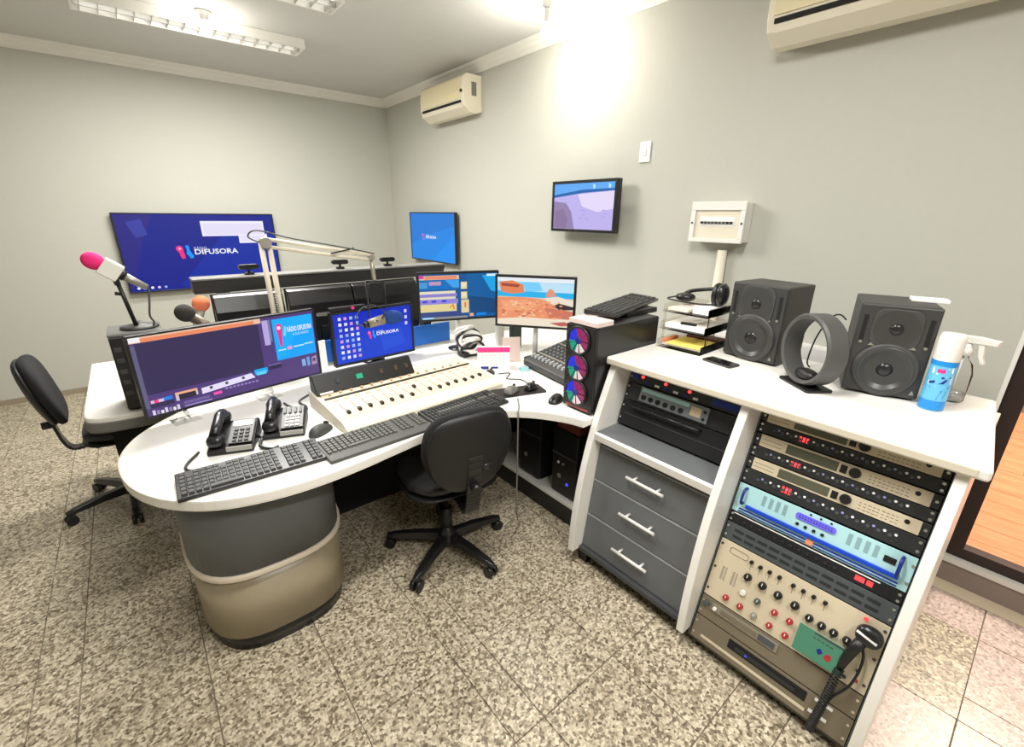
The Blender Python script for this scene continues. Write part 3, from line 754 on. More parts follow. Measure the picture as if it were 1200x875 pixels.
for i in range(6): MB().cyl((-.165 + i * .036, -.014, .030), (-.165 + i * .036, -.02, .030), .011, n=12).build('socket', MATTE, t)
MB().box(-.18, .045, -.0148, -.014, .054, .070).build('label_strip', CYAN, t)
MB().box(.055, .1, -.0152, -.014, .026, .064).build('display', mat('cream_display', (220, 200, 170), .3), t)
for i in range(2): MB().cyl((.115, -.014, .026 + i * .03), (.115, -.018, .026 + i * .03), .006, n=8).build('button', MATTE, t)
screws(t, h, .268, 2)
t, h = rack_unit('rack_tray', 'black rack panel with a bar handle at the bottom of the open bay', .668, .785, MATTE, BY, .268, .02, 'units in the open bay')
MB().tube(curve3([(-.2, -.004, .098), (-.2, -.03, .098), (.115, -.03, .098), (.115, -.004, .098)], 1), .006, 8).build('handle', SATIN, t)
MB().box(-.25, .25, -.0052, -.004, .054, .056).build('seam', RACKG, t)
screws(t, h, .268, 2)

# ------------------------------------------------------------------ monitors and wall screens
def monitor(label, loc, rz, w, h, zb, draw, stand='pole', yoff=0.0, bez=.016, name='monitor', body=SATIN, depth=.028, cat='monitor', chin=.0, group=None):
    """local X right, -Y towards the viewer, root on what the stand rests on"""
    t = thing(name, label, cat, loc, rz, group)
    M_ = Matrix.Translation((0, yoff, 0))
    MB().box(-w/2, w/2, 0, depth, zb, zb + h, M_).build('housing', body, t, .004)
    fb = MB().box(-w/2, w/2, -.006, 0, zb, zb + bez + chin, M_).box(-w/2, w/2, -.006, 0, zb + h - bez, zb + h, M_)
    fb.box(-w/2, -w/2 + bez, -.006, 0, zb + bez + chin, zb + h - bez, M_).box(w/2 - bez, w/2, -.006, 0, zb + bez + chin, zb + h - bez, M_)
    fb.build('bezel', body, t, .0015)
    if draw:
        g = Gfx(-w/2 + bez, zb + bez + chin, w - 2 * bez, h - 2 * bez - chin, yoff - .001, draw[0]); draw[1](g); g.build(t)
    if stand == 'pole':
        MB().box(-.02, .02, yoff + depth - .004, yoff + depth + .02, zb + .05, zb + .15).cyl((0, yoff + depth + .03, .012), (0, yoff + depth + .03, zb + .14), .016, n=14).build('pole', WPLAS if 'beach' in label or 'program' in label else SATIN, t)
        MB().lathe([(.07, 0), (.07, .006), (.03, .012), (.02, .014)], 24, Matrix.Translation((0, yoff + depth + .03, 0))).build('base', SATIN, t)
    if stand == 'feet':
        for sx in (-.255, .10):
            f_ = MB().prism([(-.05, .0), (.05, 0), (.042, .006), (.008, .012), (.006, zb + .01), (-.006, zb + .01), (-.008, .012), (-.042, .006)], yoff - .05, yoff + .04, 'y', Matrix.Translation((sx, 0, 0)))
            f_.build('foot', CLEAR, t)
    if stand == 'wall':
        MB().box(-.1, .1, yoff + depth, yoff + depth + (.03 if name == 'wall_television' else .075), zb + h * .3, zb + h * .7).build('wall_bracket', BLACK, t)
    return t

def draw_tv(g):
    g.poly([(0, 0), (.22, 0), (.14, .3), (.06, .75), (.02, .95), (0, .95)], (34, 32, 128)); g.poly([(0.06, .1), (.15, .06), (.17, .26), (.1, .3)], (52, 60, 160))
    g.poly([(.3, .95), (.62, .3), (1, .25), (1, .9), (.7, 1), (.4, 1)], (2, 40, 160))
    g.rect(.50, .085, .93, .29, (240, 236, 250)); g.rect(.515, .12, .915, .27, (228, 222, 246)); g.rect(.74, .27, .945, .395, (240, 236, 250)); g.rect(.755, .29, .93, .37, (230, 224, 246))
    logo(g, .36, .5, .09)
    for i, c in enumerate(((240, 240, 250), (120, 160, 230), (235, 240, 250), (240, 200, 240), (150, 180, 230))): g.disc(.045 + i * .04, .955, .018, c, 8)
    g.rect(.08, .875, .30, .89, (20, 36, 130))
monitor('large wall television showing a deep blue screen with white window', (-2.055, -.03, .87), 0, 1.31, .712, 0, ((2, 24, 138), draw_tv), 'wall', -.03, .012, 'wall_television', depth=.03, cat='television')
def draw_tv2(g):
    g.poly([(0, 0), (1, 0), (1, .25), (.3, .5), (0, .7)], (4, 120, 214)); g.poly([(.5, 1), (1, .4), (1, 1)], (0, 142, 240))
    logo(g, .31, .5, .075)
monitor('bright blue wall television beside the far corner on the right wall', (-.03, -1.03, 1.105), -math.pi / 2, .955, .515, 0, ((0, 132, 228), draw_tv2), 'wall', -.03, .012, 'wall_television', depth=.03, cat='television')
def draw_wm(g):
    g.poly([(0, .28), (.55, .2), (1, .17), (1, 1), (0, 1)], (190, 178, 236)); g.poly([(.42, .24), (1, .18), (1, .55), (.75, .62), (.5, .5)], (228, 216, 248))
    g.poly([(0, .38), (.22, .42), (.32, .62), (.38, 1), (0, 1)], (146, 128, 172)); g.poly([(.03, .6), (.18, .55), (.26, .8), (.22, .98), (.03, .98)], (136, 116, 156))
    g.poly([(0, .24), (.5, .14), (1, .13), (1, .18), (.5, .21), (0, .3)], (0, 98, 170))
    for x in (.66, .9): g.poly([(x, .03), (x + .04, .05), (x + .035, .13), (x + .01, .12)], (190, 236, 255))
    for i in range(8):
        a, b = random.uniform(.4, .9), random.uniform(.55, .92); g.rect(a, b, a + .05, b + .02, (170, 158, 222))
monitor('black wall screen on a bracket showing blue sky over lavender ground', (-.12, -3.25, 1.49), math.radians(-90), .60, .345, 0, ((92, 168, 244), draw_wm), 'wall', -.0, .02, 'wall_screen', depth=.045, cat='television')

def draw_m1(g):
    g.rect(0, 0, 1, 1, (80, 58, 120)); g.rect(.02, .075, .64, .73, (52, 42, 82)); g.rect(.0, .0, .66, .07, (236, 196, 170)); g.rect(.05, .02, .62, .07, (236, 140, 96)); g.rect(0, 0, .05, .06, (240, 240, 244))
    g.rect(.0, .1, .02, .9, (96, 92, 128)); g.rect(.665, .04, .70, .4, (184, 168, 226)); g.rect(.70, .04, .715, .36, (120, 120, 160))
    g.rect(.725, .045, .99, .66, (0, 164, 252)); g.poly([(.725, .045), (.99, .045), (.99, .2), (.86, .3), (.8, .6), (.725, .62)], (2, 174, 255))
    g.poly([(.742, .17), (.752, .12), (.775, .12), (.785, .17), (.778, .27), (.772, .45), (.757, .46), (.752, .28)], (238, 44, 128)); g.disc(.763, .18, .03, (250, 220, 236), 8)
    g.poly([(.785, .3), (.80, .16), (.81, .18), (.80, .32)], (120, 220, 255))
    g.text(.815, .23, 'RÁDIO DIFUSORA', .075, (246, 240, 252), .165, bold=.02); g.text(.845, .31, 'A SUA RÁDIO', .04, (205, 235, 255), .11)
    g.rect(.74, .50, .79, .52, (190, 236, 255)); g.rect(.80, .475, .83, .525, (250, 150, 205)); g.rect(.84, .485, .91, .505, (190, 232, 255)); g.rect(.915, .475, .975, .495, (190, 232, 255))
    g.rect(.88, .72, .905, .83, (130, 176, 226)); g.rect(.915, .70, .935, .84, (110, 160, 220)); g.poly([(.95, .72), (.985, .70), (.985, .84), (.945, .84)], (168, 140, 176)); g.rect(.955, .74, .975, .79, (80, 64, 112))
    g.rect(.025, .80, .085, .84, (226, 190, 226)); g.rect(.04, .80, .06, .84, (240, 60, 130)); g.rect(.085, .79, .125, .835, (20, 130, 230)); g.rect(.02, .845, .13, .90, (44, 38, 76))
    g.rect(.14, .77, .25, .80, (240, 176, 140)); g.rect(.14, .80, .25, .87, (40, 34, 52)); g.rect(.14, .80, .155, .88, (210, 196, 200)); g.rect(.24, .80, .25, .86, (210, 196, 200))
    g.poly([(.27, .79), (.55, .745), (.57, .82), (.27, .87)], (232, 224, 252))
    for x, v in ((.32, .81), (.405, .80), (.5, .785)): g.disc(x, v, .022, (90, 86, 84), 10)
    g.rect(.57, .71, .65, .785, (0, 170, 240)); g.rect(.58, .75, .64, .80, (90, 210, 255)); g.rect(.66, .70, .74, .76, (40, 34, 70)); g.rect(.66, .69, .74, .70, (150, 130, 200))
    g.rect(.325, .885, .37, .925, (246, 80, 170))
    for i in range(9): g.rect(.39 + i * .022, .86, .405 + i * .022, .885, (150, 128, 196))
    for i in range(7): g.rect(.02 + i * .019, .92 + (i % 3) * .01, .033 + i * .019, .985, ((220, 210, 230), (150, 136, 180), (236, 230, 240))[i % 3])
    g.rect(.17, .90, .3, .94, (110, 92, 150)); g.rect(.17, .955, .31, .975, (150, 132, 190))
monitor('wide foreground monitor with dark purple program and cyan window', (-2.36, -3.19, .74), math.radians(11.5), .772, .352, .045, ((60, 46, 96), draw_m1), 'feet', -.02, .009, body=BLACK)
def draw_m2(g):
    g.poly([(0, .5), (.5, .2), (1, .4), (1, 1), (0, 1)], (2, 60, 206)); g.poly([(.55, .55), (.85, .45), (.9, .8), (.6, .9)], (4, 74, 214))
    for i in range(4):
        for k in range(8): g.rect(.06 + i * .066, .07 + k * .112, .095 + i * .066, .13 + k * .112, ((226, 220, 244), (170, 190, 236), (236, 236, 250), (214, 150, 214), (150, 176, 240))[(i * 3 + k * 2) % 5])
    for k in range(3): g.rect(.90, .08 + k * .13, .935, .15 + k * .13, (214, 208, 246))
    logo(g, .435, .5, .085)
monitor('blue desktop monitor with rows of icons standing behind the cream console', (-1.605, -3.0, .74), math.radians(4.5), .525, .318, .022, ((2, 42, 190), draw_m2), 'pole', 0, .014, body=BLACK)
def draw_m3(g):
    g.poly([(.6, 0), (1, 0), (1, 1), (.62, 1)], (8, 92, 158)); g.poly([(.8, .05), (1, .05), (1, .45), (.92, .4)], (20, 164, 232)); g.poly([(.62, .5), (1, .6), (1, .92), (.66, .95)], (10, 70, 122))
    g.rect(0, .03, .5, .12, (220, 190, 170)); g.rect(.07, .04, .47, .11, (230, 140, 100)); g.rect(0, .02, .06, .09, (206, 60, 150))
    g.rect(0, .13, .5, .34, (2, 110, 190)); g.poly([(.32, .13), (.5, .13), (.5, .3), (.42, .3)], (60, 160, 236)); g.rect(.12, .16, .27, .24, (190, 150, 180)); g.rect(.0, .17, .1, .3, (70, 150, 214))
    g.rect(0, .37, .45, .43, (226, 222, 200)); g.rect(0, .43, .47, .5, (140, 128, 206)); g.rect(0, .5, .45, .55, (226, 216, 190)); g.rect(0, .55, .48, .66, (146, 134, 214))
    for x in (.03, .14, .27): g.rect(x, .57, x + .06, .62, (60, 70, 206))
    g.rect(0, .66, .46, .83, (226, 210, 150)); g.poly([(.36, .74), (.42, .66), (.44, .8)], (230, 130, 90)); g.rect(.39, .72, .41, .78, (250, 220, 80))
    g.rect(0, .84, .52, .94, (52, 68, 132)); g.rect(.02, .95, .16, .99, (170, 214, 240)); g.rect(.16, .95, .6, 1, (140, 140, 136))
    for v in (.18, .40): g.rect(.52, v, .60, v + .16, (226, 212, 160)); g.rect(.53, v + .03, .585, v + .1, (236, 226, 190))
    g.rect(.52, .58, .62, .88, (228, 208, 156)); g.rect(.56, .64, .585, .76, (236, 120, 80)); g.rect(.63, .9, .68, .97, (240, 170, 120)); g.rect(.72, .9, .85, .96, (0, 132, 226)); g.rect(.86, .02, 1, .07, (214, 240, 250))
monitor('raised monitor showing a program window of blue and yellow panels', (-1.06, -3.09, .74), math.radians(-19), .535, .312, .208, ((6, 84, 148), draw_m3), 'pole', 0, .014, body=BLACK)
def draw_m4(g):
    g.rect(0, 0, 1, .34, (160, 220, 248)); g.poly([(.5, .05), (1, .12), (1, .36), (.45, .34)], (190, 226, 246)); g.poly([(.3, .1), (.55, .08), (.6, .25), (.4, .3)], (120, 205, 250)); g.rect(0, 0, 1, .08, (232, 238, 244))
    g.rect(0, .28, 1, .40, (40, 178, 236)); g.poly([(.02, .1), (.2, .06), (.34, .14), (.36, .3), (.2, .34), (.05, .3)], (228, 132, 88)); g.poly([(.05, .12), (.3, .14), (.28, .2), (.06, .18)], (160, 70, 52))
    g.poly([(0, .42), (.3, .40), (.55, .42), (.75, .5), (.8, .8), (.5, .86), (0, .9)], (234, 148, 106)); g.poly([(.05, .5), (.35, .46), (.6, .52), (.4, .68), (.1, .7)], (240, 166, 120))
    g.poly([(.66, .26), (.7, .2), (.74, .24), (.78, .36), (.64, .38)], (226, 150, 120)); g.poly([(.62, .4), (.8, .36), (1, .44), (1, .6), (.8, .58), (.7, .5)], (236, 224, 206)); g.poly([(.72, .56), (.82, .5), (1, .56), (1, .62), (.84, .64)], (60, 46, 50))
    g.poly([(.62, .6), (.8, .62), (1, .66), (1, .84), (.7, .8)], (206, 120, 96)); g.poly([(0, .88), (.4, .82), (.8, .84), (1, .82), (1, 1), (0, 1)], (240, 226, 204)); g.poly([(.7, .92), (.9, .88), (1, .95), (.85, .98)], (190, 100, 90))
    random.seed(3)
    for i in range(90):
        a, b = random.uniform(.02, .85), random.uniform(.45, .82); k = random.uniform(.3, .9); g.poly([(a, b), (a + .05 * k, b - .03 * k), (a + .09 * k, b + .02 * k), (a + .03 * k, b + .04 * k)], random.choice(((222, 128, 92), (246, 182, 142), (204, 116, 88), (250, 200, 160), (240, 160, 116))))
    g.disc(.29, .66, .012, (250, 230, 80), 6)
monitor('monitor showing an orange rocky beach on a white pole stand', (-.805, -3.545, .74), math.radians(-52), .485, .312, .215, ((230, 200, 170), draw_m4), 'pole', -.045, .014, body=BLACK)

def back_monitor(label, x, w, y=-2.70):
    t = thing('guest_monitor', label, 'monitor', (x, y, .738), math.pi, 'monitors seen from the back')
    z0, z1 = .075, .445
    MB().prism([(0, z0), (.02, z0), (.055, z0 + .06), (.055, z1 - .09), (.03, z1 - .012), (.0, z1)], -w/2, w/2, 'x').build('back_shell', SATIN, t, .006)
    MB().box(-w/2 - .004, w/2 + .004, -.018, 0, z0 - .006, z1 + .004).build('bezel', BLACK, t, .003)
    MB().prism(rounded(-.05, .05, z0 + .2, z0 + .222, .01, 3), .055, .057, 'y').build('badge', SILVER, t)
    MB().box(-.03, .03, .05, .075, .01, .22).build('neck', BLACK, t, .004)
    MB().lathe([(.08, 0), (.08, .006), (.02, .014)], 20, Matrix.Translation((0, .045, 0))).build('base', BLACK, t)
    return t
back_monitor('leftmost of three guest monitors seen from the back', -2.19, .34)
back_monitor('middle of three guest monitors seen from the back, behind the boom arm', -1.81, .375)
back_monitor('rightmost of three guest monitors seen from the back, beside the program monitor', -1.395, .44)

def webcam(label, x, yaw):
    t = thing('webcam', label, 'webcam', (x, -2.51, 1.256), yaw, 'webcams on the rail')
    MB().box(-.022, .022, -.02, .02, 0, .012).cyl((0, 0, .01), (0, 0, .032), .008, n=8).build('clip', BLACK, t)
    MB().prism(rounded(-.052, .052, .03, .058, .013, 4), -.016, .016, 'y').build('housing', SATIN, t, .002)
    MB().cyl((0, .014, .044), (0, .024, .044), .011, n=12).build('lens', MATTE, t)
    return t
webcam('webcam in front of the large television, leftmost on the rail', -2.13, .1)
webcam('middle webcam on the rail, under the boom arm', -1.60, -.1)
webcam('rightmost webcam on the rail, left of the corner television', -1.27, .0)
t = thing('status_lamp', 'small black box with magenta light on top of the blue desktop monitor', 'lamp', (-1.75, -3.0, 1.081), math.radians(4.5))
MB().box(-.11, .1, -.012, .02, 0, .022).build('housing', BLACK, t, .003)
MB().cyl((0.02, -.012, .011), (0.02, -.016, .011), .009, n=12).build('light', LEDM, t)

# ------------------------------------------------------------------ desk things
def keyboard(label, loc, rz, L, D, body, keym, light=None, rest=False):
    t = thing('keyboard', label, 'keyboard', loc, rz, 'keyboards')
    MB().prism([(-D/2, 0), (D/2, 0), (D/2, .024), (-D/2, .013)], -L/2, L/2, 'x').build('body', body, t, .003)
    k = MB(); k2 = MB()
    d0 = -D/2 + (.05 if rest else .012); rows = 6; pr = (D/2 - .01 - d0) / rows
    zt = lambda y: .013 + (y + D/2) / D * .011
    nx = 22; px = (L - .02) / nx
    for r in range(rows):
        y0 = d0 + r * pr; i = 0
        while i < nx:
            w = 5 if (r == 0 and i == 4) else 1
            if i in (15, 19) or (r == 5 and i in (1, 6, 10)): i += 1; continue
            tgt = k2 if (light and r == light[0] and light[1] <= i <= light[2]) else k
            x0 = -L/2 + .01 + i * px
            z = zt(y0 + pr / 2)
            tgt.add([(x0 + .001, y0 + .001, z - .001), (x0 + px * w - .001, y0 + .001, z - .001), (x0 + px * w - .001, y0 + pr - .001, z), (x0 + .001, y0 + pr - .001, z),
                     (x0 + .003, y0 + .003, z + .006), (x0 + px * w - .003, y0 + .003, z + .006), (x0 + px * w - .003, y0 + pr - .003, z + .007), (x0 + .003, y0 + pr - .003, z + .007)],
                    [(4, 5, 6, 7), (0, 1, 5, 4), (1, 2, 6, 5), (2, 3, 7, 6), (3, 0, 4, 7)])
            i += w
    k.build('keys', keym, t, stuff=True)
    if light: k2.build('pale_keys', KEYS2, t, stuff=True)
    return t
keyboard('black keyboard in front of the two telephones, nearest the rounded desk end', (-2.462, -3.905, .7405), math.radians(-2), .452, .165, SATIN, KEYS)
keyboard('dark grey keyboard with palm rest at the desk edge below the cream console', (-2.025, -3.945, .7405), math.radians(2.5), .44, .17, mat('graphite', (70, 70, 67), .5), mat('graphite_keys', (84, 84, 80), .5), None, True)
keyboard('dark keyboard with pale keys right of the palm rest keyboard, behind the front chair', (-1.585, -3.924, .7405), math.radians(4.5), .41, .165, BLACK, KEYS, (3, 3, 21))
keyboard('black keyboard lying on top of the computer tower with coloured fans', (-.80, -4.185, 1.175), math.radians(15), .56, .16, SATIN, KEYS)

con = thing('broadcast_console', 'cream broadcast mixing console with a row of faders and black meter bridge', 'mixing console', (-1.70, -3.618, .7405), math.radians(3.2))
MB().prism([(-.215, 0), (.2, 0), (.2, .075), (.19, .08), (-.165, .046), (-.205, .03), (-.215, .02)], -.425, .425, 'x').build('body', IVORY, con, .004)
def cz(y): return .046 + (y + .165) / .355 * .034
ca = math.atan2(.034, .355)
def on_con(x0, x1, y0, y1, d0, d1, m, name, label=None):
    return MB().add([(x, y, cz(y) + d) for d in (d0, d1) for y in (y0, y1) for x in (x0, x1)], [(0, 2, 3, 1), (4, 5, 7, 6), (0, 1, 5, 4), (2, 6, 7, 3), (0, 4, 6, 2), (1, 3, 7, 5)]).build(name, m, con, .001, label)
on_con(-.405, .405, -.15, .045, -.001, .003, CREAM, 'fader_panel')
on_con(-.405, .405, .05, .064, -.001, .004, BLACK, 'divider_strip')
on_con(-.405, .405, .07, .175, -.001, .003, CREAM, 'button_panel')
NF = 15
for i in range(NF):
    x = -.37 + i * .0515
    on_con(x - .002, x + .002, -.125, -.01, .002, .0036, mat('fader_slot', (120, 88, 80), .6), 'fader_slot')
    yk = -.115 + (.07 if i == 7 else .004 * (i % 3))
    on_con(x - .007, x + .007, yk - .010, yk + .010, .003, .015, BLACK, 'fader')
    on_con(x - .011, x + .011, .014, .034, .002, .006, mat('pink_button', (206, 170, 150), .5), 'channel_button')
    z = cz(.11); MB().cyl((x, .085, cz(.085)), (x, .085, cz(.085) + .012), .007, n=8).build('gain_knob', mat('tan_knob', (186, 160, 132), .5), con)
MB().prism([(.098, .078), (.18, .08), (.18, .155), (.150, .16)], -.42, .085, 'x').build('meter_bridge', BLACK, con, .004)
MB().box(-.41, -.35, .088, .092, .082, .09).build('badge', PAPER, con)
MT = Matrix.Translation((0, .124, .119)) @ Matrix.Rotation(math.radians(-32.4), 4, 'X')
for i, x in enumerate((-.32, -.22, -.1, -.02, .04)):
    MB().box(x, x + (.03 if i == 1 else .016), -.0045, -.001, -.012, .012, MT).build('meter_window', LEDG if i == 1 else mat('dim_meter', (44, 52, 66), .3) if i == 0 else mat('dim_amber', (84, 66, 52), .3), con)

def telephone(label, loc, rz, strips):
    t = thing('telephone', label, 'telephone', loc, rz, 'black desk telephones')
    MB().prism([(-.1, 0), (.085, 0), (.085, .062), (.05, .066), (-.09, .022), (-.1, .014)], -.075, .08, 'x').build('body', BLACK, t, .006)
    MB().sup((-.045, .066, .085), (.03, .03, .024), 2.6, 2.4).sup((-.045, -.07, .05), (.03, .032, .024), 2.6, 2.4).tube([(-.045, .07, .102), (-.045, .03, .108), (-.045, -.03, .088), (-.045, -.072, .068)], [.02, .018, .018, .02], 10).build('handset', SATIN, t)
    k = MB()
    A = math.atan2(.044, .14)
    MK = Matrix.Translation((.032, -.02, .049)) @ Matrix.Rotation(A, 4, 'X')
    MB().box(-.042, .042, -.06, .075, 0, .004, MK).build('key_panel', mat('phone_panel', (78, 78, 76), .4), t, .002)
    for r in range(4):
        for c in range(3):
            MB().box(-.026 + c * .02, -.012 + c * .02, -.052 + r * .02, -.04 + r * .02, .004, .008, MK).build('key', BLACK if not strips else PAPER, t, .001)
    if strips:
        for i in range(4): MB().box(-.036 + i * .02, -.026 + i * .02, .03, .068, .004, .009, MK).build('key_strip', BLACK, t)
    else: MB().box(-.034, .034, .035, .065, .004, .006, MK).build('label_card', SILVER, t)
    MB().box(-.01, .075, -.101, -.096, .012, .03).build('front_strip', mat('phone_strip', (150, 148, 142), .4), t)
    return t
telephone('left black desk telephone behind the black keyboard', (-2.475, -3.635, .74), -.36, False)
telephone('right black desk telephone with striped keys, beside the mouse', (-2.285, -3.62, .74), -.36, True)
def cord(name, label, pts, r, m, cat='cable', n=8):
    o = MB().tube(curve3(pts, n), r, 6).build(name, m); tag(o, label, cat); return o
cord('phone_cord', 'black cord looping from the left telephone to the keyboard edge', [(-2.60, -3.66, .75), (-2.64, -3.72, .747), (-2.65, -3.76, .746), (-2.63, -3.79, .746), (-2.57, -3.795, .746)], .005, BLACK)
cord('phone_cord', 'black coiled cord between the two telephones', [(-2.40, -3.66, .755), (-2.395, -3.71, .762), (-2.41, -3.75, .75), (-2.38, -3.79, .747), (-2.355, -3.79, .75)], .006, BLACK)
cord('audio_cable', 'thin dark cable crossing the white desk beside the console meter bridge', [(-2.225, -3.345, .746), (-2.215, -3.40, .746), (-2.175, -3.50, .75), (-2.155, -3.45, .746), (-2.16, -3.36, .746), (-2.06, -3.28, .746)], .0045, CHAR)
cord('audio_cable', 'short pale cable end left of the console on the desk', [(-2.175, -3.50, .752), (-2.2, -3.545, .746), (-2.23, -3.56, .746)], .005, ALU)

def mouse(label, loc, rz, body=CHAR, L=.115, wd=.062, h=.036):
    t = thing('mouse', label, 'mouse', loc, rz, 'computer mice')
    MB().sup((0, 0, .0), (wd/2, L/2, h), 2.4, 2.2, warp=lambda p: (p.x, p.y, max(p.z, 0) * (1 - .25 * p.y / (L/2)))).build('shell', body, t)
    MB().cyl((-.004, L * .26, h * .82), (.004, L * .26, h * .82), .009, n=10).build('scroll_wheel', BLACK, t)
    MB().box(-.0008, .0008, L * .05, L * .42, h * .5, h * .80).build('button_seam', BLACK, t)
    return t
mouse('grey mouse on the white desk left of the cream console', (-2.185, -3.75, .74), -1.0, CHAR, .12)
mouse('small dark mouse in front of the desk calendar', (-1.2, -3.60, .74), -1.1, mat('brown_black', (58, 50, 44), .4), .09, .05, .03)
mouse('small black mouse alone near the desk curve below the coloured fans', (-1.18, -4.115, .74), 1.9, BLACK, .1, .062, .034)
pad = MB().prism(rounded(-.15, .15, -.06, .06, .012), 0, .006).build('mouse_mat', BLACK, None, .001, loc=(-1.255, -3.9, .7405)); pad.rotation_euler = (0, 0, math.radians(-17)); tag(pad, 'black mat with two mice right of the desk keyboards', 'mat')
mouse('grey mouse on the left half of the black mat', (-1.285, -3.9, .7468), -1.2, mat('mid_grey', (110, 108, 104), .4), .1)
mouse('dark mouse on the right end of the black mat', (-1.175, -3.925, .7468), -1.3, SATIN, .09, .055)
cord('mouse_cable', 'thin grey cable curving from the black mat towards the calendar', [(-1.13, -3.86, .744), (-1.12, -3.78, .744), (-1.17, -3.72, .744), (-1.1, -3.66, .744), (-1.16, -3.63, .744)], .003, CHAR)
cord('mouse_cable', 'thin cable dropping over the desk curve beside the front chair', [(-1.31, -3.98, .745), (-1.37, -4.06, .746), (-1.402, -4.093, .742), (-1.408, -4.10, .70), (-1.40, -4.09, .45), (-1.395, -4.085, .18), (-1.3, -4.0, .02)], .0035, mat('cable_grey', (120, 118, 112), .5))

cal = thing('desk_calendar', 'white desk calendar with bright pink header', 'calendar', (-1.11, -3.52, .74), math.radians(-36))
MB().prism([(-.055, 0), (.055, 0), (.004, .135), (-.004, .135)], -.095, .095, 'x').build('pages', PAPER, cal, .001)
ct_ = Matrix.Translation((0, -.03, .067)) @ Matrix.Rotation(math.atan2(.051, .135) * -1, 4, 'X')
MB().box(-.095, .095, -.0025, .0, .038, .066, ct_).build('header', PINKC, cal)
g = MB()
for i in range(6):
    for j in range(4): g.box(-.07 + i * .025, -.06 + i * .025, -.0012, 0, -.03 + j * .015, -.024 + j * .015, ct_)
g.build('date_print', mat('pale_print', (206, 214, 214), .7), cal, stuff=True)
MB().box(-.075, -.03, -.0014, 0, -.062, -.045, ct_).box(-.015, .025, -.0014, 0, -.058, -.047, ct_).build('blue_print', NAVY, cal)
o = MB().prism([(-.022, 0), (.022, 0), (.004, .15), (-.004, .15)], -.055, .055, 'x').build('leaflet', mat('pinkish_paper', (222, 200, 190), .7, grain=.08, scale=60), None, .001, loc=(-.935, -3.47, .7405)); o.rotation_euler = (0, 0, math.radians(-30)); tag(o, 'pale pink folded leaflet standing right of the calendar', 'leaflet')
o = MB().prism([(-.03, 0), (.03, 0), (.004, .02), (-.004, .02)], -.025, .025, 'x').build('note_card', mat('pale_teal_card', (150, 200, 206), .6), None, .001, loc=(-.99, -3.66, .7405)); o.rotation_euler = (0, 0, math.radians(-30)); tag(o, 'tiny pale teal card in front of the leaflet', 'card')
cl = thing('cable_coil', 'coil of white cable hung beside the program monitor stand', 'cable', (-1.075, -3.22, .742))
for i in range(9):
    a = i * .18
    MB().tube([(math.cos(q) * (.085 - .004 * (i % 3)), .0 + .02 * math.sin(q * 2 + i) + (i - 4) * .009, .10 + math.sin(q) * .042 + .011 * (i - 4)) for q in [2 * math.pi * k / 22 for k in range(22)]], .0095, 6, closed=True).build('loop', WPLAS if i % 3 else BLACK, cl)
MB().box(-.07, .07, -.04, .04, 0, .04).build('holder', BLACK, cl, .006)
o = MB().box(-.025, .025, -.02, .02, 0, .19).build('storage_box', WPLAS, None, .003, loc=(-.80, -3.18, .7405)); tag(o, 'slim white box behind the calendar, right of the cable coil', 'box')
o = MB().box(-.04, .04, -.02, .02, 0, .16).build('storage_box', mat('green_black', (40, 56, 50), .5), None, .003, loc=(-.70, -3.23, .7405)); tag(o, 'dark green box behind the calendar, left of the beach monitor pole', 'box')

o = MB().box(-.018, .018, -.004, .004, 0, .2).build('paper_slip', PAPER, None, 0, loc=(-1.935, -3.05, .7405)); o.rotation_euler = (0, 0, .1); tag(o, 'white paper slip standing between the wide monitor and the icon monitor', 'paper')
# small dark mixer
sm = thing('small_mixer', 'small dark grey mixing desk beside the tower with coloured fans', 'mixing console', (-.985, -3.85, .7405), math.radians(-98))
MB().prism([(0, .01), (0, .045), (.03, .06), (.33, .13), (.36, .125), (.36, 0), (.05, 0)], -.25, .25, 'x').build('body', CHAR, sm, .008)
def smz(y): return .06 + (y - .03) / .3 * .07
kn = [mat('mix_grey', (128, 132, 136), .4), mat('mix_light', (170, 172, 172), .4), mat('mix_blue', (120, 160, 196), .4)]
for r in range(7):
    for c in range(13):
        x = -.222 + c * .037; y = .125 + r * .03
        MB().cyl((x, y, smz(y) - .002), (x, y - .003, smz(y) + .008), .0075, .006, n=8).build('knob', kn[(r + (c > 10)) % 3 if r in (0, 3) else 0], sm)
for c in range(13):
    x = -.222 + c * .037
    for y in (.06,): MB().add([(x - .006, y - .015, smz(y - .015) + .012), (x + .006, y - .015, smz(y - .015) + .012), (x + .006, y + .01, smz(y + .01) + .012), (x - .006, y + .01, smz(y + .01) + .012),
        (x - .008, y - .02, smz(y - .02) - .001), (x + .008, y - .02, smz(y - .02) - .001), (x + .008, y + .015, smz(y + .015) - .001), (x - .008, y + .015, smz(y + .015) - .001)],
        [(0, 1, 2, 3), (4, 5, 1, 0), (5, 6, 2, 1), (6, 7, 3, 2), (7, 4, 0, 3)]).build('fader', kn[1], sm)
for k, y in enumerate((.095, .245)):
    MB().add([(x, yy, smz(yy) + d) for d in (-.001, .003) for yy in (y, y + .012) for x in (-.24, .24)], [(0, 2, 3, 1), (4, 5, 7, 6), (0, 1, 5, 4), (2, 6, 7, 3), (0, 4, 6, 2), (1, 3, 7, 5)]).build('divider_strip', SILVER, sm)
MB().box(-.2, .2, .29, .345, .12, .15).build('rear_panel', mat('brown_panel', (96, 84, 72), .5), sm, .004)

